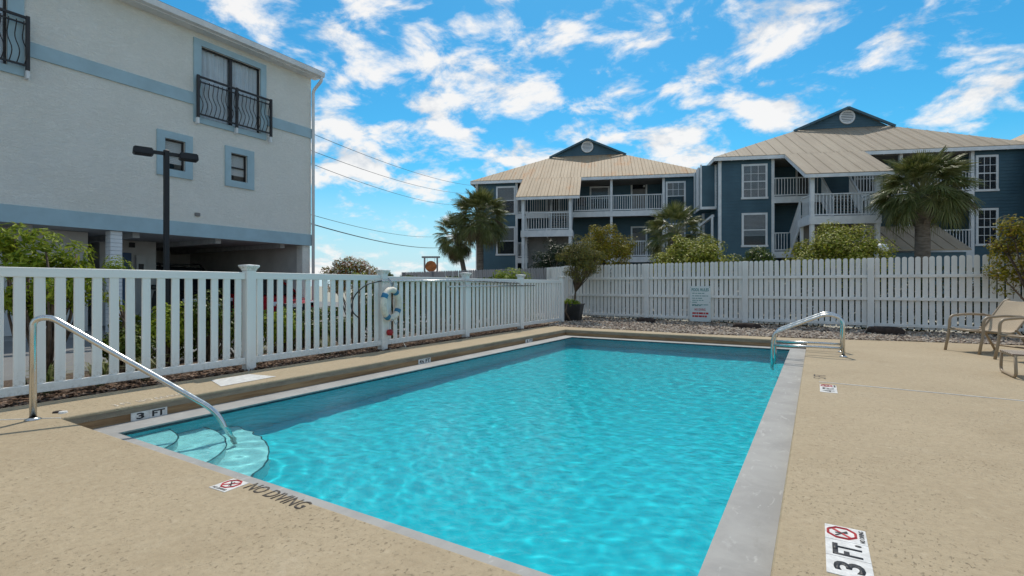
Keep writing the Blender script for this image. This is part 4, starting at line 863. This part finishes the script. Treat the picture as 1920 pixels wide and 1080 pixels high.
kn = thing('anchor_cap', 'small broken white cap lying on the deck by the handrail foot', 'cap', (-5.72, 1.78, 0), .5); m = MB(); m.lathe([(0, 0), (.035, 0), (.03, .014), (0, .017)], 9, (.03, 0, 0)); m.build('cap', 'tile_white', kn); m = MB(); m.lathe([(0, 0), (.04, 0), (.032, .012), (0, .015)], 7, (-.03, .01, 0)); m.build('plug', 'stone_dark', kn)
tag(MB().box(-.5, .5, -.05, .05, 0, 1.35).build('board_screen', 'cream_board', None, (-20.6, 14.6, 0), rot=(0, 0, R(35))), 'cream board screen glimpsed beyond the driveway', 'screen')

# ------------------------------------------------------------------ planting
def leaves_mesh(name, mat, P, N, size, r_, aspect=.42, fold=.25, droop=0.):
    n = len(P); L = r_.uniform(*size, (n, 1)); N = N / np.linalg.norm(N, axis=1, keepdims=True); rnd = r_.normal(0, 1, (n, 3)); T = rnd - (rnd*N).sum(1, keepdims=True)*N; T /= np.linalg.norm(T, axis=1, keepdims=True); B = np.cross(N, T)
    w = L*aspect; a = P - T*L*.5; b = P + B*w*.5 + N*L*fold*.25; c = P + T*L*.5 - np.array([0, 0, 1.])*L*droop; d = P - B*w*.5 + N*L*fold*.25
    v = np.stack([a, b, c, d], 1).reshape(-1, 3); i = 4*np.arange(n)[:, None]; f = np.concatenate([i + np.array([[0, 1, 2]]), i + np.array([[0, 2, 3]])], 1).reshape(-1, 3)
    me = bpy.data.meshes.new(name); me.from_pydata(v.tolist(), [], f.tolist()); me.materials.append(MATS[mat]); return me
def crown_pts(r_, n, rad, clumps, csize, zflat=0., shell=.55):
    cs = []
    while len(cs) < clumps:
        d = r_.normal(0, 1, 3); d /= np.linalg.norm(d); q = d * r_.uniform(shell, 1.)
        if q[2] < -zflat: continue
        cs.append(q)
    cs = np.array(cs) * rad * .82; k = r_.integers(0, clumps, n); d = r_.normal(0, 1, (n, 3)); d /= np.linalg.norm(d, axis=1, keepdims=True); s_ = csize * r_.uniform(.7, 1.25, clumps)[k][:, None]
    P = cs[k] + d * s_ * r_.uniform(.35, 1., (n, 1))**.5 * np.array([1, 1, .85]); N = d + cs[k]/np.linalg.norm(cs[k], axis=1, keepdims=True)*.5 + np.array([0, 0, .55]) + r_.normal(0, .45, (n, 3)); return P, N, cs
def bush(name, label, cat, loc, rad, n, leaf, mat, seed, clumps=40, csize=None, base=0., stems=5, zflat=.35, group=None, aspect=.45, extra=None, shell=.5):
    r_ = np.random.default_rng(seed); o = thing(name, label, cat, (loc[0], loc[1], 0), 0, group); rad = np.array(rad); cz = loc[2]; csize = csize or float(rad.mean())*.33
    P, N, cs = crown_pts(r_, n, rad, clumps, csize, zflat, shell); P[:, 2] += cz; keep = P[:, 2] > .02; P = P[keep]; N = N[keep]
    link('crown', leaves_mesh('crown', mat, P, N, leaf, r_, aspect), o)
    if extra: m_, fr, sz = extra; k = r_.random(len(P)) < fr; link('blossom', leaves_mesh('blossom', m_, P[k]*np.array([1.04, 1.04, 1.02]), N[k], sz, r_, .8), o)
    m = MB(); sp = r_.permutation(len(cs))[:max(stems*3, 6)]; b0_ = np.array([0, 0, base])
    for k, j in enumerate(sp):
        e = cs[j] + np.array([0, 0, cz]); st_ = np.array([r_.normal(0, .06), r_.normal(0, .06), -.05]); mid = st_*.5 + e*.5 + np.array([r_.normal(0, .08), r_.normal(0, .08), .05]); rr_ = .018 + .012*r_.random()
        m.tube([tuple(st_), tuple(mid), tuple(e)], [rr_, rr_*.7, rr_*.3], 5)
    m.build('trunk', 'bark', o, smooth=True); return o
def tree(name, label, cat, loc, trunk_h, r0, cz, rad, n, leaf, mat, seed, clumps=26, csize=.3, lean=(0, 0), group=None, nb=16, aspect=.4, shell=.35):
    r_ = np.random.default_rng(seed); o = thing(name, label, cat, loc, 0, group); P, N, cs = crown_pts(r_, n, np.array(rad), clumps, csize, 1., shell); c0 = np.array([lean[0], lean[1], cz]); P += c0
    link('crown', leaves_mesh('crown', mat, P, N, leaf, r_, aspect), o); m = MB(); top = np.array([lean[0]*.4, lean[1]*.4, trunk_h]); m.tube([(0, 0, -.05), tuple(top*.5 + [.02, .01, 0]), tuple(top)], [r0, r0*.8, r0*.65], 8)
    for j in r_.permutation(len(cs))[:nb]:
        e = cs[j] + c0; md = top*.45 + e*.55 + r_.normal(0, .05, 3); m.tube([tuple(top*(.8 + .2*r_.random())), tuple(md), tuple(e)], [r0*.45, r0*.28, r0*.1], 5)
        for _ in range(3): e2 = e + r_.normal(0, csize*.6, 3); m.tube([tuple(md*.4 + e*.6), tuple(e2)], [r0*.16, r0*.05], 4)
    m.build('trunk', 'bark', o, smooth=True); return o

def frond_mesh(seed, mat, R_=.62, pet=.92, n=34, droop=.35):
    r_ = np.random.default_rng(seed); m = MB()
    def bend(x): return -droop * .30 * (x / (pet + R_))**2 * (pet + R_)
    m.tube([(0, 0, 0), (pet*.5, 0, bend(pet*.5)), (pet, 0, bend(pet)), (pet + R_*.35, 0, bend(pet + R_*.35) - .03)], [.022, .016, .012, .004], 5)
    for k in range(n):
        a = R(-118) + R(236) * (k + .5) / n + r_.normal(0, .02); L = R_ * (1 - .28*abs(a)/2.06) * r_.uniform(.9, 1.08); w = .0175 * r_.uniform(.8, 1.15); off = .18 * math.cos(a*.5)
        d = Vector((math.cos(a), math.sin(a), 0)); sd = Vector((-d.y, d.x, 0)); p0 = Vector((pet + off*.6, 0, 0)); pts = []
        for t_ in (0, .45, .75, 1.): q = p0 + d*L*t_; z = bend(q.x) - droop*L*(t_**2.4)*(.55 + .5*r_.random()) + .06*math.cos(k*PI)*.3*t_; pts.append(Vector((q.x, q.y, z)))
        for i_, (wa, wb) in enumerate(((.5, 1.), (1., .72), (.72, .06))):
            A, B = pts[i_], pts[i_+1]; up = Vector((0, 0, .012))
            m.face(A - sd*w*wa, A + up, B + up, B - sd*w*wb); m.face(A + up, A + sd*w*wa, B + sd*w*wb, B + up)
    me = bpy.data.meshes.new('frond'); me.from_pydata(m.v, [], m.f); bm_ = bmesh.new(); bm_.from_mesh(me); bmesh.ops.remove_doubles(bm_, verts=bm_.verts, dist=1e-4); bm_.to_mesh(me); bm_.free(); me.materials.append(MATS[mat]); return me
FR = [frond_mesh(k, 'palm_leaf', droop=.25 + .16*k) for k in range(5)]; FD = [frond_mesh(20 + k, 'palm_dry', droop=.7 + .2*k) for k in range(2)]
def palm(label, loc, h, rc, nf, seed, lean=(0, 0), r0=.17, dry=.12, low=-62):
    r_ = np.random.default_rng(seed); o = thing('fan_palm', label, 'palm tree', loc, 0, 'fan palms'); m = MB(); pts = []; rad = []
    for k in range(9): t_ = k/8; pts.append((lean[0]*t_**1.5, lean[1]*t_**1.5, -.1 + (h + .1)*t_)); rad.append(r0*(1.15 - .25*t_ + (.25 if k > 6 else 0)))
    m.tube(pts, rad, 12); tr = m.build('trunk', 'palm_trunk', o, smooth=True); m = MB()
    for k in range(26):
        z = h*(.70 + .32*k/26); a = k*2.4; p = Vector((lean[0]*(z/h)**1.5, lean[1]*(z/h)**1.5, z)); d = Vector((math.cos(a), math.sin(a), 0)); m.beam(p + d*r0*.7, p + d*(r0*1.6) + Vector((0, 0, .22)), .07, .03)
    m.build('boot', 'palm_trunk', tr); s0 = rc / 1.42
    for k in range(nf):
        t_ = (k + .5) / nf; el = R(88 - (88 - low) * t_**.80 + r_.normal(0, 6)); az = k*2.39996 + r_.normal(0, .15); d_ = r_.random() < dry and t_ > .62
        f = link('frond', FD[k % 2] if d_ else FR[min(4, int(t_*4.2 + r_.random()))], o, (lean[0] + math.cos(az)*.08, lean[1] + math.sin(az)*.08, h + .12 - .25*t_)); s_ = s0 * r_.uniform(.86, 1.08)
        f.rotation_euler = (r_.normal(0, .25), -el, az); f.scale = (s_, s_, s_)
    return o
palm('taller of two fan palms at the corner of the rust-roofed blue block', (-14.78, 21.45, 0), 4.5, 1.36, 110, 1, dry=.12, low=-40)
palm('shorter leaning fan palm, left of the taller palm by the cables', (-15.9, 22.0, 0), 3.72, 1.08, 75, 2, lean=(-.55, -.35), r0=.13, dry=.2, low=-75)
palm('single large fan palm in front of the clean-roofed blue block', (3.60, 25.45, 0), 4.74, 1.47, 125, 3, r0=.25, dry=.08, low=-24)
palm('small low fan palm between the two blue blocks', (-5.74, 24.54, 0), 3.5, 1.3, 52, 4, r0=.14, dry=.05, low=-25)

bush('round_shrub', 'big rounded yellow-green shrub behind the fence, left of the stair block', 'shrub', (-4.19, 20.81, 1.75), (1.85, 1.35, 1.62), 15000, (.08, .14), 'leaf_pitto', 11, 110, .36, group='shrubs behind the back fence')
bush('round_shrub', 'small dark green shrub behind the fence between two big rounded ones', 'shrub', (-2.05, 21.4, 1.45), (1.25, 1.0, 1.35), 8000, (.07, .12), 'leaf_hedge', 12, 50, .3, group='shrubs behind the back fence')
bush('round_shrub', 'widest yellow-green shrub behind the fence, in front of the stair landing', 'shrub', (.62, 22.4, 1.75), (2.15, 1.5, 1.95), 18000, (.08, .14), 'leaf_pitto', 13, 130, .38, group='shrubs behind the back fence')
bush('dark_shrub', 'dense dark evergreen shrub under the porch of the rust-roofed block', 'shrub', (-10.6, 21.6, 1.9), (1.35, 1.1, 1.7), 11000, (.06, .11), 'leaf_dark', 14, 60, .32, group='shrubs behind the back fence')
bush('olive_shrub', 'tall reddish olive-green shrub rising behind the potted tree', 'shrub', (-7.9, 21.2, 2.3), (1.5, 1.2, 1.85), 11000, (.06, .12), 'leaf_olive', 15, 60, .34, group='shrubs behind the back fence')
bush('leafy_shrub', 'bright green leafy shrub straddling the end of the grey fence', 'shrub', (-9.0, 14.7, .98), (.95, .7, .86), 5200, (.06, .11), 'leaf_bright', 16, 34, .24, group='shrubs beyond the slat fence')
bush('croton_shrub', 'shrub with red and green leaves and pale blooms beyond the slat fence', 'shrub', (-12.56, 11.12, 1.35), (.95, .9, 1.08), 6500, (.05, .10), 'leaf_croton', 17, 30, .26, extra=('flower_pale', .16, (.05, .09)), group='shrubs beyond the slat fence')
bush('dark_shrub', 'dark shrub low beside the small palm between the blue blocks', 'shrub', (-5.9, 23.2, 1.6), (1.0, .8, 1.25), 3500, (.06, .1), 'leaf_dark', 18, 40, .3, group='shrubs behind the back fence')
# planting right behind the slat fence
bush('podocarpus_shrub', 'tall bright yellow-green shrub rising over the slat fence at the left edge', 'shrub', (-7.75, 2.25, 1.22), (.50, .62, .74), 4300, (.06, .12), 'leaf_bright', 21, 24, .18, stems=8, aspect=.3, zflat=.7, group='plants behind the slat fence')
bush('podocarpus_shrub', 'slim bright sprig standing apart beside the tall yellow-green shrub', 'shrub', (-7.7, 2.98, 1.15), (.14, .16, .5), 420, (.05, .10), 'leaf_bright', 22, 9, .10, stems=2, aspect=.2, zflat=.9, group='plants behind the slat fence')
hl = ['hedge shrub behind the slats just right of the curved handrail top', 'second hedge shrub behind the slats, right of the handrail', 'hedge shrub behind the slats below the lamp post', 'hedge shrub behind the slats left of the first capped post', 'hedge shrub behind the slats right of the first capped post', 'hedge shrub behind the slats in front of the red car', 'low hedge shrub behind the slats left of the life ring', 'hedge shrub behind the slats right of the life ring', 'hedge shrub behind the slats between life ring and third post', 'hedge shrub behind the slats near the far end of the fence']
for k, (y, hh_) in enumerate(((3.05, .62), (3.55, .95), (4.05, 1.0), (4.6, .78), (5.2, .72), (5.85, .66), (6.5, .55), (7.6, 1.05), (9.0, 1.15), (11.2, 1.15))):
    bush('hedge_shrub', hl[k], 'shrub', (-7.55 - .1*(k % 2), y, hh_*.55), (.36, .36 if k < 7 else .75, hh_*.5), 2400 if k < 7 else 4200, (.04, .085), ['leaf_hedge', 'leaf_bright', 'leaf_hedge'][k % 3], 40 + k, 22, .16, stems=4, group='hedge shrubs behind the slat fence')
bush('sprig_shrub', 'leafy sprig poking over the slat fence left of the life ring post', 'shrub', (-7.0, 6.35, 1.22), (.12, .12, .16), 170, (.05, .09), 'leaf_bright', 61, 6, .08, stems=2, group='plants behind the slat fence')
bush('sprig_shrub', 'dark leafy sprig poking over the slat fence right of the life ring post', 'shrub', (-6.95, 7.05, 1.22), (.10, .13, .22), 260, (.05, .09), 'leaf_hedge', 62, 7, .08, stems=2, group='plants behind the slat fence')
def tuft(label, loc, n, h, seed):
    r_ = np.random.default_rng(seed); o = thing('grass_tuft', label, 'grass tuft', loc, 0, 'grass tufts behind the slat fence'); m = MB()
    for k in range(n):
        a = r_.uniform(0, 6.28); sp = r_.uniform(.05, .25); hh_ = h*r_.uniform(.6, 1.1); d = Vector((math.cos(a), math.sin(a), 0)); s_ = Vector((-d.y, d.x, 0))*.008; p0 = d*.03; p1 = d*sp*.6 + Vector((0, 0, hh_*.8)); p2 = d*sp*1.4 + Vector((0, 0, hh_*r_.uniform(.55, 1.)))
        m.face(p0 - s_, p0 + s_, p1 + s_, p1 - s_); m.face(p1 - s_, p1 + s_, p2)
    me = bpy.data.meshes.new('blades'); me.from_pydata(m.v, [], m.f); bm_ = bmesh.new(); bm_.from_mesh(me); bmesh.ops.remove_doubles(bm_, verts=bm_.verts, dist=1e-5); bm_.to_mesh(me); bm_.free(); me.materials.append(MATS['grass_blade']); link('blades', me, o)
for k, (y, w) in enumerate(((2.05, 'leftmost'), (2.5, 'second from the left'), (2.95, 'third from the left'), (4.35, 'fourth from the left'), (5.6, 'fifth from the left'))): tuft(f'variegated grass tuft at the foot of the slat fence, {w}', (-6.9, y, -.02), 90, .34, 70 + k)
tree('potted_tree', 'small airy olive-green tree growing from the square black pot', 'tree', (-6.46, 14.4, .45), .55, .045, 1.46, (.88, .8, .86), 8500, (.045, .09), 'leaf_grey_green', 31, 46, .23, lean=(.26, .05), nb=28, aspect=.3, shell=.25)
bush('pot_plant', 'yellow-green trailing plant round the foot of the potted tree', 'plant', (-6.42, 14.22, .60), (.34, .26, .09), 420, (.05, .10), 'leaf_bright', 32, 12, .09, stems=1, zflat=.9)
tree('gravel_tree', 'small yellow-green tree on the gravel at the right edge, in front of the picket fence', 'tree', (3.72, 13.85, 0), .75, .055, 1.75, (.88, .6, .95), 4600, (.045, .10), 'leaf_olive', 33, 34, .22, lean=(-.05, .1), nb=22, aspect=.42, shell=.3)

# evergreen hedge along the slat fence
r_ = np.random.default_rng(91); n = 17000; y = np.concatenate([r_.uniform(7.0, 13.9, 13000), r_.uniform(3.2, 6.9, 4000)]); hm = np.where(y > 7, 1.25, .62); P = np.stack([-7.35 - np.abs(r_.normal(0, .28, n)) - np.where(y > 7, 0, .75), y, .02 + hm*r_.uniform(0, 1, n)**.85 + .07*np.sin(y*4)], -1); N = r_.normal(0, 1, (n, 3)) + np.array([.5, 0, .5])
o = link('side_hedge', leaves_mesh('side_hedge', 'leaf_hedge', P, N, (.06, .12), r_, .5)); kind(o, 'stuff'); o['label'] = 'dark green hedge seen through the slats beside the driveway'; o['category'] = 'hedge'
# evergreen hedge filling the gap behind the back fence
r_ = np.random.default_rng(90); n = 16000; x = r_.uniform(-6.6, 6.6, n); P = np.stack([x, 14.86 - .09*x + .55 + np.abs(r_.normal(0, .22, n)), r_.uniform(.02, 1.5, n) + .06*np.sin(x*3)], -1); N = r_.normal(0, 1, (n, 3)) + np.array([0, -.4, .5])
o = link('clipped_hedge', leaves_mesh('clipped_hedge', 'leaf_dark', P, N, (.09, .16), r_, .5)); kind(o, 'stuff'); o['label'] = 'dark clipped hedge seen through the gaps of the back picket fence'; o['category'] = 'hedge'

gr_ = thing('barbecue_grill', 'dark barbecue grill on the upper gallery of the rust-roofed blue block', 'grill', BEX * (-7.71 + 6.55) + BEY * (30.94 + .55) + Vector((0, 0, 5.55)), BANG)
MB().box(-.32, .32, -.22, .22, .45, .72, .03).build('firebox', 'black_metal', gr_); MB().lathe([(.0, .30), (.2, .24), (.30, .1), (.32, 0)], 14, (0, 0, .72)).build('lid', 'stone_dark', gr_, smooth=True)
for x in (-.27, .27):
    for y in (-.17, .17): MB().box(x - .02, x + .02, y - .02, y + .02, 0, .45).build('leg', 'black_metal', gr_)
